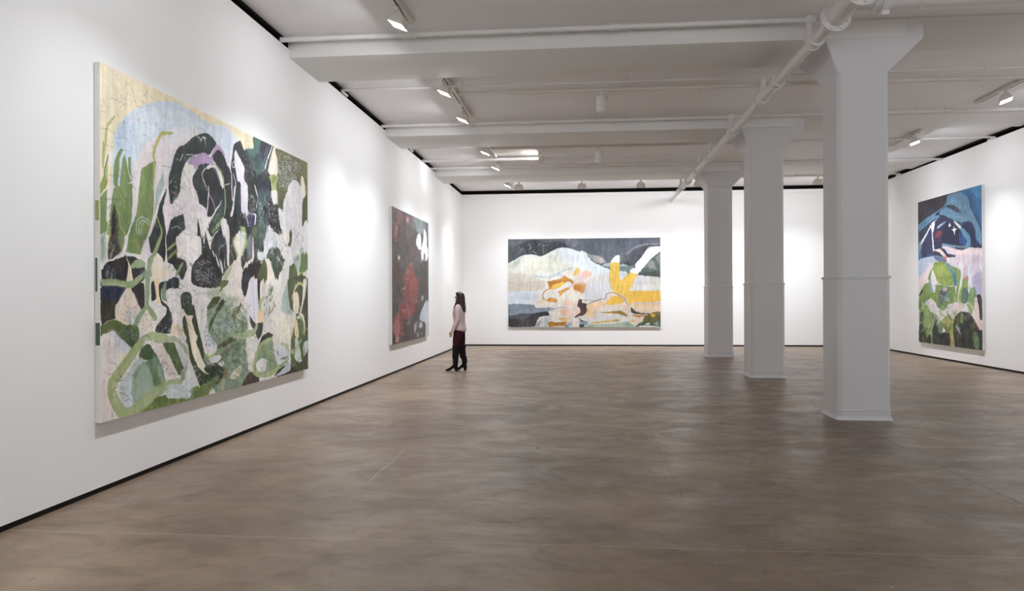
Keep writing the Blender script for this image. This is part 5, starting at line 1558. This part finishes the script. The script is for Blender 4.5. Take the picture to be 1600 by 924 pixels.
# ------------------------------------------------------------------ pipes and rails under the ceiling
def branch_pipe(label, y, z, r, x0, x1, joints=(), rods=(), elbow0=False, elbow1=False, cat='pipe', group='white sprinkler branch pipes'):
    t = tag(empty('ceiling_pipe', (x0, y, z)), label, cat, group)
    bm = bmesh.new()
    pts = []
    if elbow0:
        pts += [(0, 0.34, 0.0), (0.0, 0.08, 0.0), (0.012, 0.03, 0), (0.04, 0.005, 0)]
    pts += [(0 if not elbow0 else 0.09, 0, 0), ((x1 - x0) - (0.09 if elbow1 else 0), 0, 0)]
    if elbow1:
        L = x1 - x0
        pts += [(L - 0.04, 0.005, 0), (L - 0.012, 0.03, 0), (L, 0.08, 0), (L, 0.34, 0)]
    path_tube(bm, pts, r, 12)
    link('pipe_run', bm, M_PIPE, t, True)
    for jx in joints:
        bm = bmesh.new()
        w = 0.055
        tube(bm, (jx - x0 - w, 0, 0), (jx - x0 + w, 0, 0), r * 1.25, seg=14)
        for k in (-1, 0, 1):
            tube(bm, (jx - x0 + k * w - 0.008, 0, 0), (jx - x0 + k * w + 0.008, 0, 0), r * 1.55, seg=14)
        link('coupling', bm, M_PIPE, t, True)
    for rx in rods:
        bm = bmesh.new()
        tube(bm, (rx - x0, 0, r), (rx - x0, 0, ZC - z), 0.006, seg=6)
        tube(bm, (rx - x0 - 0.012, 0, 0), (rx - x0 + 0.012, 0, 0), r * 1.18 + 0.003, seg=12)
        tube(bm, (rx - x0, 0, -r - 0.018), (rx - x0, 0, -r), 0.006, seg=6)
        link('hanger', bm, M_PIPE, t, True)
    return t


XT = 2.75
branch_pipe('thick white crosswise pipe in front of the nearest beam, ending at the left wall', 9.33, 4.925, 0.034, XL - 0.01, XT, joints=(-2.18, 0.40), rods=(-1.93, 0.54))
branch_pipe('thin white pipe with a bent wall end, just beyond the nearest beam', 11.66, 4.915, 0.020, XL + 0.012, XT, joints=(-2.15, 0.55), rods=(-1.90, 0.70), elbow0=True)
branch_pipe('white pipe in front of the middle beam, ending at the left wall', 14.18, 4.91, 0.030, XL - 0.01, XT, joints=(-2.10, 0.62), rods=(-1.90, 0.75))
branch_pipe('thin white pipe with a bent wall end, just beyond the middle beam', 16.42, 4.92, 0.022, XL + 0.012, XT, joints=(-2.3,), rods=(-1.7, 0.8, 2.0), elbow0=True)
branch_pipe('white pipe brightly lit near the left wall, between the middle and far beams', 17.86, 4.90, 0.036, XL - 0.01, XT, joints=(-0.35,), rods=(-2.75, 0.9))
branch_pipe('white pipe in front of the beam nearest the back wall', 18.95, 4.90, 0.028, XL - 0.01, XT, joints=(-2.6,), rods=(-1.5, 1.4))
branch_pipe('thin white pipe with bent wall end nearest the back wall', 21.25, 4.92, 0.020, XL + 0.012, XT, joints=(-2.9,), rods=(0.55,), elbow0=True)
branch_pipe('thin pipe right of the nearest column, beyond the nearest beam', 11.66, 4.94, 0.014, XT, XR + 0.01, rods=(5.96,))
branch_pipe('pipe right of the columns in front of the middle beam, lit at the right wall', 14.18, 4.92, 0.032, XT, XR + 0.01, joints=(6.6,), rods=(5.45, 6.05))
branch_pipe('thin pipe with a bent end at the right wall, beyond the middle beam', 16.55, 4.90, 0.020, XT, XR - 0.012, rods=(5.2,), elbow1=True)
branch_pipe('pipe meeting the right wall in front of the far beam', 18.95, 4.88, 0.028, XT, XR + 0.01, rods=(5.0,))
branch_pipe('thin pipe with bent end at the far corner of the right wall', 21.25, 4.90, 0.018, XT, XR - 0.012, rods=(5.9,), elbow1=True)

# long main pipe
t = tag(empty('main_pipe', (XT, 0, 4.60)), 'long thick white main pipe running to the back wall past the columns', 'pipe')
tubeo('pipe_run', M_PIPE, (0, 7.70, 0), (0, YB + 0.02, 0), 0.068, parent=t, seg=24)
for y in (9.12, 10.82, 11.75, 14.02, 16.6, 18.2, 19.85, 21.0):
    bm = bmesh.new()
    tube(bm, (0, y - 0.09, 0), (0, y + 0.09, 0), 0.083, seg=24)
    for k in (-0.09, 0.08):
        tube(bm, (0, y + k - 0.012, 0), (0, y + k + 0.012, 0), 0.094, seg=24)
    link('coupling', bm, M_PIPE, t, True)
for y, z in ((9.33, 4.925), (11.66, 4.915), (14.18, 4.91), (16.42, 4.92), (17.86, 4.90), (18.95, 4.90), (21.25, 4.92)):
    bm = bmesh.new()
    tube(bm, (0, y, 0.03), (0, y, z - 4.60), 0.040, seg=12)
    tube(bm, (0, y, 0.075), (0, y, 0.12), 0.056, seg=12)
    tube(bm, (-0.07, y, z - 4.60), (0.07, y, z - 4.60), 0.050, seg=12)
    tube(bm, (0, y, z - 4.645), (0, y, z - 4.56), 0.056, seg=12)
    link('riser_tee', bm, M_PIPE, t, True)
for y, r, th, nb in ((8.36, 0.158, 0.035, 8), (8.30, 0.150, 0.02, 0)):
    if not nb:
        continue
    bm = bmesh.new()
    tube(bm, (0, y, 0), (0, y + th, 0), r, seg=32)
    tube(bm, (0, y + th + 0.006, 0), (0, y + 2 * th, 0), r * 0.97, seg=32)
    fl = link('flange', bm, M_PIPE, t, True)
    for k in range(nb):
        a = (k + 0.5) / nb * 2 * math.pi
        bm = bmesh.new()
        tube(bm, (math.cos(a) * r * 0.8, y - 0.02, math.sin(a) * r * 0.8), (math.cos(a) * r * 0.8, y + 0.02, math.sin(a) * r * 0.8), 0.019, seg=6)
        link('bolt', bm, M_PIPE, fl, True)
bm = bmesh.new()
tube(bm, (0, 7.66, 0), (0, 8.36, 0), 0.105, seg=24)
link('valve_body', bm, M_PIPE, t, True)
bm = bmesh.new()
tube(bm, (0, 7.60, 0), (0, 7.632, 0), 0.172, seg=36)
tube(bm, (0, 7.640, 0), (0, 7.675, 0), 0.168, seg=36)
fl = link('end_flange', bm, M_PIPE, t, True)
for k in range(8):
    a = (k + 0.25) / 8 * 2 * math.pi
    bm = bmesh.new()
    tube(bm, (math.cos(a) * 0.135, 7.575, math.sin(a) * 0.135), (math.cos(a) * 0.135, 7.60, math.sin(a) * 0.135), 0.020, seg=6)
    link('bolt', bm, M_PIPE, fl, True)

t = tag(empty('supply_pipe', (XT + 0.112, 8.05, 4.665)), 'fat white pipe at the top right, above the nearest column', 'pipe')
tubeo('pipe_run', M_PIPE, (0.0, 0, 0), (XR - XT - 0.09, 0, 0), 0.112, parent=t, seg=28)
bm = bmesh.new()
tube(bm, (0.22, 0, 0), (0.31, 0, 0), 0.145, seg=28)
tube(bm, (0.15, 0, 0), (0.22, 0, 0), 0.128, seg=28)
box(bm, 0.225, 0.305, -0.03, 0.03, -0.185, -0.12, 0.006)
link('grooved_coupling', bm, M_PIPE, t, True)
for x in (0.62, 2.3, 4.1):
    bm = bmesh.new()
    tube(bm, (x - 0.012, 0, 0), (x + 0.012, 0, 0), 0.118, seg=28)
    tube(bm, (x, 0, 0.11), (x, 0, ZC - 4.665), 0.008, seg=6)
    tube(bm, (x, 0, -0.135), (x, 0, -0.11), 0.01, seg=6)
    link('hanger', bm, M_PIPE, t, True)


def conduit_rail(label, y, x0, x1, clips):
    t = tag(empty('conduit_rail', (x0, y, ZC)), label, 'rail', 'flat white conduit rails')
    boxo('channel', M_TRACK, 0, x1 - x0, -0.035, 0.035, -0.045, -0.002, t, 0.004)
    boxo('slot', M_SLOT, 0.05, x1 - x0 - 0.05, 0.036, 0.040, -0.043, -0.020, t)
    for cx in clips:
        boxo('clip', M_TRACK, cx - x0 - 0.04, cx - x0 + 0.04, -0.042, 0.043, -0.055, -0.004, t, 0.004)
    return t


conduit_rail('flat conduit rail crossing the ceiling between the nearest and middle beams', 12.33, -2.07, 6.86, (-1.2, -0.15, 0.9, 1.9, 3.3, 4.4, 5.0, 6.2))
conduit_rail('flat conduit rail crossing the ceiling between the middle and far beams', 16.95, -2.07, 6.88, (-0.4, 1.1, 4.5))
conduit_rail('flat conduit rail along the ceiling nearest the back wall', 21.78, -2.07, 6.9, (0.4, 2.6, 4.6))


# ------------------------------------------------------------------ track rails and flood lamps
def track(label, x, y0, y1):
    t = tag(empty('track_rail', (x, y0, ZC)), label, 'track', 'lighting tracks on the ceiling')
    boxo('rail', M_TRACK, -0.030, 0.030, 0, y1 - y0, -0.052, -0.002, t, 0.004)
    s = -1 if x < 2 else 1
    n = max(2, int((y1 - y0) / 0.9))
    L = (y1 - y0) / n
    for k in range(n):
        x0, x1 = (-0.034, -0.012) if s < 0 else (0.012, 0.034)
        boxo('slot', M_SLOT, x0, x1, k * L + 0.10, (k + 1) * L - 0.10, -0.0535, -0.040, t)
    for yy in (0.0, y1 - y0 - 0.05):
        boxo('end_cap', M_TRACK, -0.033, 0.033, yy - 0.01, yy + 0.05, -0.056, -0.003, t, 0.004)
    return t


TX, TXR = -2.10, 6.92
track('light track beside the left wall in the ceiling bay nearest the camera', TX, 4.6, 9.03)
track('light track beside the left wall between the nearest and middle beams', TX, 11.0, 13.92)
track('light track beside the left wall between the middle and far beams', TX, 16.3, 18.9)
track('short light track beside the left wall nearest the back wall', TX, 21.0, 23.1)
track('light track near the right wall between the nearest and middle beams', TXR, 12.30, 13.85)
track('light track near the right wall between the middle and far beams', TXR, 15.95, 17.6)
track('light track near the right wall nearest the back wall', TXR, 21.0, 22.6)


def flood(label, x, y, aim, power, group, lamp=True, drop=0.26, rose=False):
    """wall-wash flood: adapter, yoke, wedge housing and lit lens; its own light sits on the lens"""
    t = tag(empty('flood_lamp', (x, y, ZC)), label, 'lamp', group)
    aimv = Vector(aim)
    n = (aimv + Vector((0, -0.9 if x > 2 and y < 20 else 0, -1.6 if x > 2 and y < 20 else 0)) - Vector((x, y, ZC - drop))).normalized()      # the way the lens faces
    side = Vector((0, 0, 1)).cross(n).normalized()
    upd = n.cross(side)
    M = Matrix((side, upd, n)).transposed()
    c = Vector((0, 0, -drop))
    bm = bmesh.new()

    def ring(w, h, d):
        return [c + M @ Vector((sx * w, sy * h, d)) for sx, sy in ((-1, -1), (1, -1), (1, 1), (-1, 1))]
    loft(bm, [ring(0.065, 0.035, -0.125), ring(0.095, 0.055, -0.11), ring(0.122, 0.092, -0.015), ring(0.125, 0.095, 0.0), ring(0.116, 0.087, 0.0), ring(0.114, 0.085, -0.01)])
    link('housing', bm, M_TRACK, t)
    bm = bmesh.new()
    loft(bm, [ring(0.1135, 0.0845, -0.0095), ring(0.1135, 0.0845, -0.004)])
    link('lens', bm, M_LENS, t)
    bm = bmesh.new()
    pv = c + M @ Vector((0, 0, -0.05))
    for s in (-1, 1):
        q = pv + side * s * 0.13
        tube(bm, q, Vector((q.x * 0.4, q.y * 0.4, -0.11)), 0.007, seg=6)
    tube(bm, pv - side * 0.133, pv + side * 0.133, 0.006, seg=6)
    tube(bm, (0, 0, -0.125), (0, 0, -0.075), 0.022, seg=10)
    link('yoke', bm, M_TRACK, t, True)
    if rose:
        tubeo('ceiling_rose', M_TRACK, (0, 0, -0.0575), (0, 0, -0.001), 0.045, parent=t)
    boxo('adapter', M_TRACK, -0.022, 0.022, -0.06, 0.06, -0.088, -0.0575, t, 0.004)
    # wide wash plus tighter beam down the wall, both stretched past the lens
    hv = Vector((aimv.x - x, aimv.y - y, 0)).normalized()
    for share, spread, zdown in (((WIDE, 180, 2.4), (1 - WIDE, 84, 0.1)) if drop > 0.2 else ((1, 30, aimv.z),)):
        q = (Vector((aimv.x, aimv.y, zdown)) - Vector((x, y, ZC - drop))).normalized()
        sd = Vector((0, 0, 1)).cross(q).normalized()
        ud = q.cross(sd)
        ld = bpy.data.lights.new('flood_light', 'AREA')
        ld.shape = 'RECTANGLE'
        ld.size, ld.size_y = (0.9, 0.12) if drop > 0.2 else (0.1, 0.06)
        ld.energy = power * share
        ld.color = WARM
        ld.spread = R(spread)
        lo = bpy.data.objects.new('flood_light', ld)
        COL.objects.link(lo)
        lo.parent = t
        lo.matrix_local = Matrix.Translation(c + n * 0.03) @ Matrix((sd, -ud, -q)).transposed().to_4x4()
    return t


GL, GR_, GB = 'flood lamps washing the left wall', 'flood lamps washing the right wall', 'flood lamps washing the back wall'
for y, s in ((8.50, 'lit flood lamp in front of the nearest beam, largest glare near the left wall'),
             (11.42, 'lit flood lamp just beyond the nearest beam, left of the cylinder light'),
             (13.20, 'lit flood lamp just in front of the middle beam'),
             (16.28, 'lit flood lamp just beyond the middle beam'),
             (18.25, 'lit flood lamp just in front of the far beam'),
             (21.15, 'lit flood lamp nearest the left corner of the back wall')):
    flood(s, TX - 0.04, y, (XL, y + 0.1, AIM_Z), FLOOD_LEFT, GL)
for y, s in ((5.4, 'flood lamp for the left wall above the near end of the garden painting'),
             (2.6, 'flood lamp for the left wall level with the camera'),
             (-1.2, 'flood lamp for the left wall behind the camera')):
    flood(s, TX - 0.04, y, (XL, y + 0.1, AIM_Z), FLOOD_LEFT * 0.66, GL)
for y, s in ((12.85, 'boxy flood lamp lighting the right wall, nearer of the two on the right'),
             (16.20, 'boxy flood lamp lighting the right wall, between the middle and far beams'),
             (19.0, 'flood lamp for the right wall hidden behind the nearest column'),
             (9.3, 'flood lamp for the right wall beyond the right edge of view'),
             (6.2, 'flood lamp for the right wall far outside the right edge of view')):
    flood(s, TXR - 0.03, y, (XR, y + 0.1, AIM_Z), FLOOD_RIGHT, GR_)
for x, s in ((-1.86, 'flood lamp seen from behind at the back wall, leftmost'),
             (-0.02, 'flood lamp seen from behind at the back wall, above the landscape painting, left one'),
             (1.68, 'flood lamp seen from behind at the back wall, above the landscape painting, right one'),
             (3.30, 'flood lamp at the back wall behind the farthest column'),
             (5.0, 'flood lamp at the back wall hidden behind the middle column'),
             (6.62, 'flood lamp at the back wall between the middle and nearest columns')):
    flood(s, x, 21.75, (x, YB, AIM_Z), FLOOD_BACK, GB)
flood('small flood lamp facing left under the pipe, left of the far cylinder light', -1.02, 17.6, (-3.0, 17.88, 4.86), 0.9, 'small ceiling flood lamps', drop=0.17, rose=True)


def cylinder_light(label, x, y):
    t = tag(empty('cylinder_light', (x, y, ZC)), label, 'lamp', 'white cylinder ceiling lights')
    bm = bmesh.new()
    prof = [(0.074, -0.13), (0.080, -0.137), (0.0815, -0.15), (0.0815, -0.385), (0.078, -0.395), (0.070, -0.395), (0.066, -0.36)]
    rings = [[Vector((math.cos(k / 28 * 2 * math.pi) * r, math.sin(k / 28 * 2 * math.pi) * r, z)) for k in range(28)] for r, z in prof]
    loft(bm, rings)
    link('can', bm, M_PIPE, t, True)
    bm = bmesh.new()
    tube(bm, (0, 0, -0.135), (0, 0, -0.0575), 0.014, seg=10)
    box(bm, -0.05, 0.05, -0.02, 0.02, -0.084, -0.057, 0.003)
    link('stem', bm, M_TRACK, t, True)
    boxo('bracket', M_SLOT, 0.088, 0.094, -0.012, 0.012, -0.20, -0.115, t)
    return t


cylinder_light('white cylinder ceiling light, nearer and larger of the two', 0.31, 12.33)
cylinder_light('white cylinder ceiling light, farther and smaller of the two', 0.36, 16.95)

# ------------------------------------------------------------------ the woman looking at the red painting
M_SKIN = mat('skin', 'c79c84', 0.5, spec=0.4, var=0.03, vscale=30)
M_HAIR = mat('dark_brown_hair', '2e1a13', 0.42, spec=0.5, var=0.35, vscale=60, bump=0.5, bscale=160)
M_BLOUSE = mat('pale_pink_cotton', 'dcc6c9', 0.8, spec=0.2, var=0.05, vscale=8, bump=0.5, bscale=18)
M_TROUS = mat('dark_burgundy_denim', '3c1622', 0.75, spec=0.2, var=0.2, vscale=14, bump=0.4, bscale=24)
M_BOOT = mat('black_suede', '0f0b0c', 0.7, spec=0.25, var=0.2, vscale=12, bump=0.3, bscale=30)
M_EYE = mat('eye_dark', '2a1c16', 0.2)
M_LIP = mat('lips', 'a8605c', 0.45)


def skin_mesh(name, verts, edges, radii, material, parent, root=0, levels=2):
    me = bpy.data.meshes.new(name)
    me.from_pydata([tuple(v) for v in verts], edges, [])
    o = bpy.data.objects.new(name, me)
    COL.objects.link(o)
    o.modifiers.new('skin', 'SKIN').use_smooth_shade = True
    for i, r in enumerate(radii):
        d = me.skin_vertices[0].data[i]
        d.radius = r if isinstance(r, tuple) else (r, r)
        d.use_root = (i == root)
    o.modifiers.new('sub', 'SUBSURF').levels = levels
    bpy.context.view_layer.update()
    dg = bpy.context.evaluated_depsgraph_get()
    m2 = bpy.data.meshes.new_from_object(o.evaluated_get(dg))
    m2.name = name
    o.modifiers.clear()
    o.data = m2
    bpy.data.meshes.remove(me)
    m2.materials.clear()
    m2.materials.append(material)
    m2.shade_smooth()
    o.parent = parent
    return o


def ell(cx, cy, z, rx, ry, n=20, tilt=0.0, wav=0.0, ph=0.0):
    return [Vector((cx + math.cos(a) * rx * (1 + wav * math.sin(5 * a + ph)), cy + math.sin(a) * ry * (1 + wav * math.sin(5 * a + ph)), z + tilt * math.cos(a)))
            for a in (k / n * 2 * math.pi for k in range(n))]


def loft_obj(name, rings, material, parent, sub=1):
    bm = bmesh.new()
    loft(bm, rings)
    o = link(name, bm, material, parent, True, angle=180)
    if sub:
        o.modifiers.new('sub', 'SUBSURF').levels = sub
        o.modifiers['sub'].render_levels = sub
    return o


def limb(name, pts, material, parent, n=14, sub=1):
    """pts: (x, y, z, r) or (x, y, z, rx, ry) rings perpendicular to the limb's run"""
    P = [Vector(p[:3]) for p in pts]
    rings = []
    for i, p in enumerate(pts):
        t = (P[min(i + 1, len(P) - 1)] - P[max(i - 1, 0)]).normalized()
        e1 = Vector((1, 0, 0)) - t * t.x
        e1.normalize()
        e2 = t.cross(e1)
        rx = p[3]
        ry = p[4] if len(p) > 4 else p[3]
        rings.append([P[i] + e1 * math.cos(a) * rx + e2 * math.sin(a) * ry for a in (k / n * 2 * math.pi for k in range(n))])
    return loft_obj(name, rings, material, parent, sub)


pr = tag(empty('person', (-2.635, 15.72, 0.0), R(173)), 'woman with long dark hair, pale pink shirt and tall black boots, standing', 'person')
# legs: left leg (towards the viewer) a little forward
LA, RA = (0.075, 0.095), (-0.075, -0.075)      # ankle x, y for left and right
V, E_, RD = [], [], []


def sv(p, r, to=None):
    V.append(Vector(p))
    RD.append(r)
    if to is not None:
        E_.append((to, len(V) - 1))
    return len(V) - 1


pel = sv((0, 0, 0.93), (0.105, 0.12))
wa = sv((0.0, 0, 1.06), (0.085, 0.105), pel)
ch = sv((0.005, 0, 1.24), (0.09, 0.12), wa)
nb = sv((-0.01, 0, 1.385), (0.055, 0.07), ch)
nk = sv((0.0, 0, 1.445), 0.045, nb)
sk = sv((0.008, 0, 1.515), (0.058, 0.055), nk)
hd = sv((0.004, 0, 1.585), (0.082, 0.072), sk)
tp = sv((-0.002, 0, 1.645), (0.045, 0.042), hd)
cn = sv((0.062, 0, 1.500), 0.022, sk)
ns = sv((0.088, 0, 1.560), 0.011, hd)
n2 = sv((0.100, 0, 1.545), 0.008, ns)
for s, (ax, ay) in ((1, LA), (-1, RA)):
    hp = sv((0.0, s * 0.085, 0.86), 0.088, pel)
    kn = sv((ax * 0.6 + 0.02, s * 0.085, 0.50), 0.055, hp)
    an = sv((ax - 0.02, ay, 0.12), 0.034, kn)
    sv((ax + 0.09, ay, 0.035), 0.028, an)
    sh = sv((-0.012, s * 0.155, 1.365), 0.050, nb)
    if s > 0:
        el, wr, hn = (-0.035, 0.215, 1.12), (0.085, 0.215, 0.875), (0.115, 0.215, 0.815)
    else:
        el, wr, hn = (-0.02, -0.215, 1.12), (0.07, -0.205, 0.885), (0.095, -0.20, 0.825)
    e = sv(el, 0.036, sh)
    w = sv(wr, 0.022, e)
    h = sv(hn, (0.016, 0.028), w)
    H_ = Vector(hn)
    for k, (fy, ln) in enumerate(((0.024, 0.062), (0.008, 0.070), (-0.008, 0.066), (-0.023, 0.052))):
        # fingers fan fore and aft along the palm, slightly curled
        f0 = sv(H_ + Vector((fy * 0.9 + 0.006, 0.0, -0.028)), 0.0088, h)
        f1 = sv(H_ + Vector((fy * 1.0 + 0.012, -s * 0.004, -0.028 - ln * 0.5)), 0.0078, f0)
        sv(H_ + Vector((fy * 1.0 + 0.010, -s * 0.016, -0.028 - ln)), 0.0064, f1)
    t0 = sv(H_ + Vector((0.030, -s * 0.006, 0.012)), 0.010, h)
    sv(H_ + Vector((0.046, -s * 0.014, -0.026)), 0.0078, t0)
skin_mesh('body', V, E_, RD, M_SKIN, pr)
for s in (1, -1):
    bm = bmesh.new()
    bmesh.ops.create_uvsphere(bm, u_segments=10, v_segments=8, radius=0.011, matrix=Matrix.Translation((0.078, s * 0.028, 1.578)))
    link('eye', bm, M_EYE, pr, True)
    bm = bmesh.new()
    bmesh.ops.create_uvsphere(bm, u_segments=10, v_segments=8, radius=0.022, matrix=Matrix.Translation((-0.002, s * 0.074, 1.562)) @ Matrix.Diagonal((0.7, 0.35, 1.1, 1)))
    link('ear', bm, M_SKIN, pr, True)
bm = bmesh.new()
bmesh.ops.create_uvsphere(bm, u_segments=10, v_segments=8, radius=0.02, matrix=Matrix.Translation((0.078, 0, 1.520)) @ Matrix.Diagonal((0.4, 1, 0.35, 1)))
link('mouth', bm, M_LIP, pr, True)

# hair: crown, the long fall down the back and a lock in front of the near shoulder
bm = bmesh.new()
n = 22


def hair_ring(cx, z, rx, ry, front):
    out = []
    for k in range(n):
        a = k / n * 2 * math.pi
        x, y = math.cos(a), math.sin(a)
        px = cx + x * rx
        if x > 0:
            px = min(px, front - 0.02 * abs(1 - abs(y)))
        w = 1 + 0.03 * math.sin(7 * a + z * 40)
        out.append(Vector((px, y * ry * w, z)))
    return out


loft(bm, [hair_ring(0.0, 1.687, 0.02, 0.02, 0.03), hair_ring(0.0, 1.678, 0.06, 0.055, 0.06), hair_ring(-0.004, 1.655, 0.088, 0.08, 0.082), hair_ring(-0.01, 1.625, 0.102, 0.092, 0.078),
          hair_ring(-0.016, 1.59, 0.108, 0.098, 0.036), hair_ring(-0.024, 1.54, 0.104, 0.100, 0.022), hair_ring(-0.035, 1.48, 0.095, 0.102, 0.020), hair_ring(-0.055, 1.42, 0.082, 0.108, 0.0),
          hair_ring(-0.080, 1.36, 0.062, 0.105, -0.03), hair_ring(-0.098, 1.30, 0.048, 0.092, -0.055), hair_ring(-0.105, 1.26, 0.036, 0.072, -0.07), hair_ring(-0.108, 1.235, 0.018, 0.04, -0.08)])
o = link('hair', bm, M_HAIR, pr, True, angle=180)
o.modifiers.new('sub', 'SUBSURF').levels = 1
for s in (1, -1):
    o = limb('hair_lock', [(0.015, s * 0.082, 1.60, 0.022, 0.014), (0.010, s * 0.098, 1.52, 0.032, 0.02), (0.022, s * 0.102, 1.44, 0.034, 0.024), (0.062, s * 0.10, 1.36, 0.034, 0.022), (0.085, s * 0.09, 1.30, 0.026, 0.016), (0.09, s * 0.085, 1.26, 0.010, 0.008)], M_HAIR, pr, 12)

# shirt
loft_obj('shirt', [ell(-0.01, 0, 0.845, 0.142, 0.180, 24, 0.035, 0.02), ell(-0.008, 0, 0.90, 0.146, 0.182, 24, 0.02, 0.03, 1), ell(-0.004, 0, 0.98, 0.128, 0.166, 24, 0.0, 0.03, 2), ell(0, 0, 1.06, 0.120, 0.158, 24, 0, 0.03, 3),
                   ell(0.008, 0, 1.15, 0.128, 0.165, 24, 0, 0.02, 2), ell(0.012, 0, 1.24, 0.134, 0.172, 24, 0, 0.01, 1), ell(0.004, 0, 1.32, 0.118, 0.178, 24, 0, 0.01), ell(-0.006, 0, 1.38, 0.088, 0.166, 24), ell(-0.01, 0, 1.415, 0.064, 0.105, 24), ell(-0.006, 0, 1.435, 0.052, 0.062, 24), ell(-0.004, 0, 1.46, 0.050, 0.056, 24)],
         M_BLOUSE, pr)
for s in (1, -1):
    if s > 0:
        a = [(-0.012, 0.120, 1.385, 0.045), (-0.014, 0.165, 1.372, 0.060), (-0.020, 0.195, 1.32, 0.062), (-0.030, 0.214, 1.22, 0.054), (-0.035, 0.218, 1.12, 0.050), (0.005, 0.219, 1.03, 0.047), (0.048, 0.217, 0.945, 0.042), (0.075, 0.215, 0.89, 0.036), (0.082, 0.215, 0.872, 0.036)]
    else:
        a = [(-0.012, -0.120, 1.385, 0.045), (-0.014, -0.165, 1.372, 0.060), (-0.018, -0.195, 1.32, 0.062), (-0.020, -0.212, 1.22, 0.054), (-0.020, -0.216, 1.12, 0.050), (0.015, -0.212, 1.03, 0.046), (0.045, -0.208, 0.945, 0.041), (0.064, -0.206, 0.90, 0.036), (0.070, -0.205, 0.883, 0.036)]
    limb('sleeve', a, M_BLOUSE, pr)
    q = a[-1]
    limb('cuff', [(q[0] - 0.012, q[1], q[2] + 0.025, 0.038), (q[0] - 0.010, q[1], q[2] + 0.020, 0.040), (q[0] + 0.002, q[1], q[2] - 0.010, 0.039), (q[0] + 0.003, q[1], q[2] - 0.013, 0.034)], M_BLOUSE, pr, sub=0)

# trousers as one piece
V, E_, RD = [], [], []
wst = sv((-0.005, 0, 0.985), (0.105, 0.135))
pv = sv((-0.01, 0, 0.90), (0.125, 0.145), wst)
for s, (ax, ay) in ((1, LA), (-1, RA)):
    a = sv((-0.004, s * 0.088, 0.83), 0.104, pv)
    b = sv((ax * 0.35 + 0.006, s * 0.088, 0.68), 0.092, a)
    sv((ax * 0.55 + 0.012, s * 0.085, 0.50), 0.074, b)
skin_mesh('trousers', V, E_, RD, M_TROUS, pr)

# boots
for s, (ax, ay) in ((1, LA), (-1, RA)):
    kx = ax * 0.55 + 0.012
    fl = 0.045 if s < 0 else 0.0
    wr_ = [(kx - fl * 0.4, s * 0.085, 0.56, 0.080 + fl * 0.5, 0.078), (kx - fl * 0.25, s * 0.085, 0.52, 0.080, 0.076), (kx - 0.004, s * 0.086, 0.47, 0.076, 0.070), (kx - 0.002, s * 0.086, 0.43, 0.081, 0.074),
           (kx - 0.008 + (ax - kx) * 0.3, s * 0.02 + ay * 0.78, 0.36, 0.073, 0.066), (kx + (ax - kx) * 0.5, s * 0.012 + ay * 0.87, 0.30, 0.074, 0.064), (ax - 0.020, ay, 0.24, 0.063, 0.054), (ax - 0.016, ay, 0.19, 0.062, 0.050),
           (ax - 0.014, ay, 0.15, 0.055, 0.044), (ax - 0.010, ay, 0.10, 0.052, 0.038), (ax - 0.006, ay, 0.075, 0.046, 0.032)]
    b = limb('boot', wr_, M_BOOT, pr)
    # foot of the boot, arched over the heel
    rings = []
    for x, z0, z1, w in ((-0.062, 0.078, 0.120, 0.018), (-0.055, 0.070, 0.150, 0.030), (-0.02, 0.066, 0.172, 0.036), (0.03, 0.050, 0.155, 0.036), (0.075, 0.022, 0.105, 0.038), (0.11, 0.004, 0.072, 0.042), (0.15, 0.001, 0.052, 0.040), (0.185, 0.002, 0.040, 0.030), (0.205, 0.006, 0.028, 0.012)):
        zc, hz = (z0 + z1) / 2, (z1 - z0) / 2
        rings.append([Vector((ax + x, ay + math.cos(k / 12 * 2 * math.pi) * w, zc + math.sin(k / 12 * 2 * math.pi) * hz)) for k in range(12)])
    loft_obj('boot_foot', rings, M_BOOT, pr)
    bm = bmesh.new()
    loft(bm, [[Vector((ax + x, ay + y, 0.0)) for x, y in ((-0.056, -0.024), (-0.008, -0.024), (-0.008, 0.024), (-0.056, 0.024))],
              [Vector((ax + x, ay + y, 0.085)) for x, y in ((-0.066, -0.030), (0.006, -0.030), (0.006, 0.030), (-0.066, 0.030))]])
    link('boot_heel', bm, M_BOOT, pr)
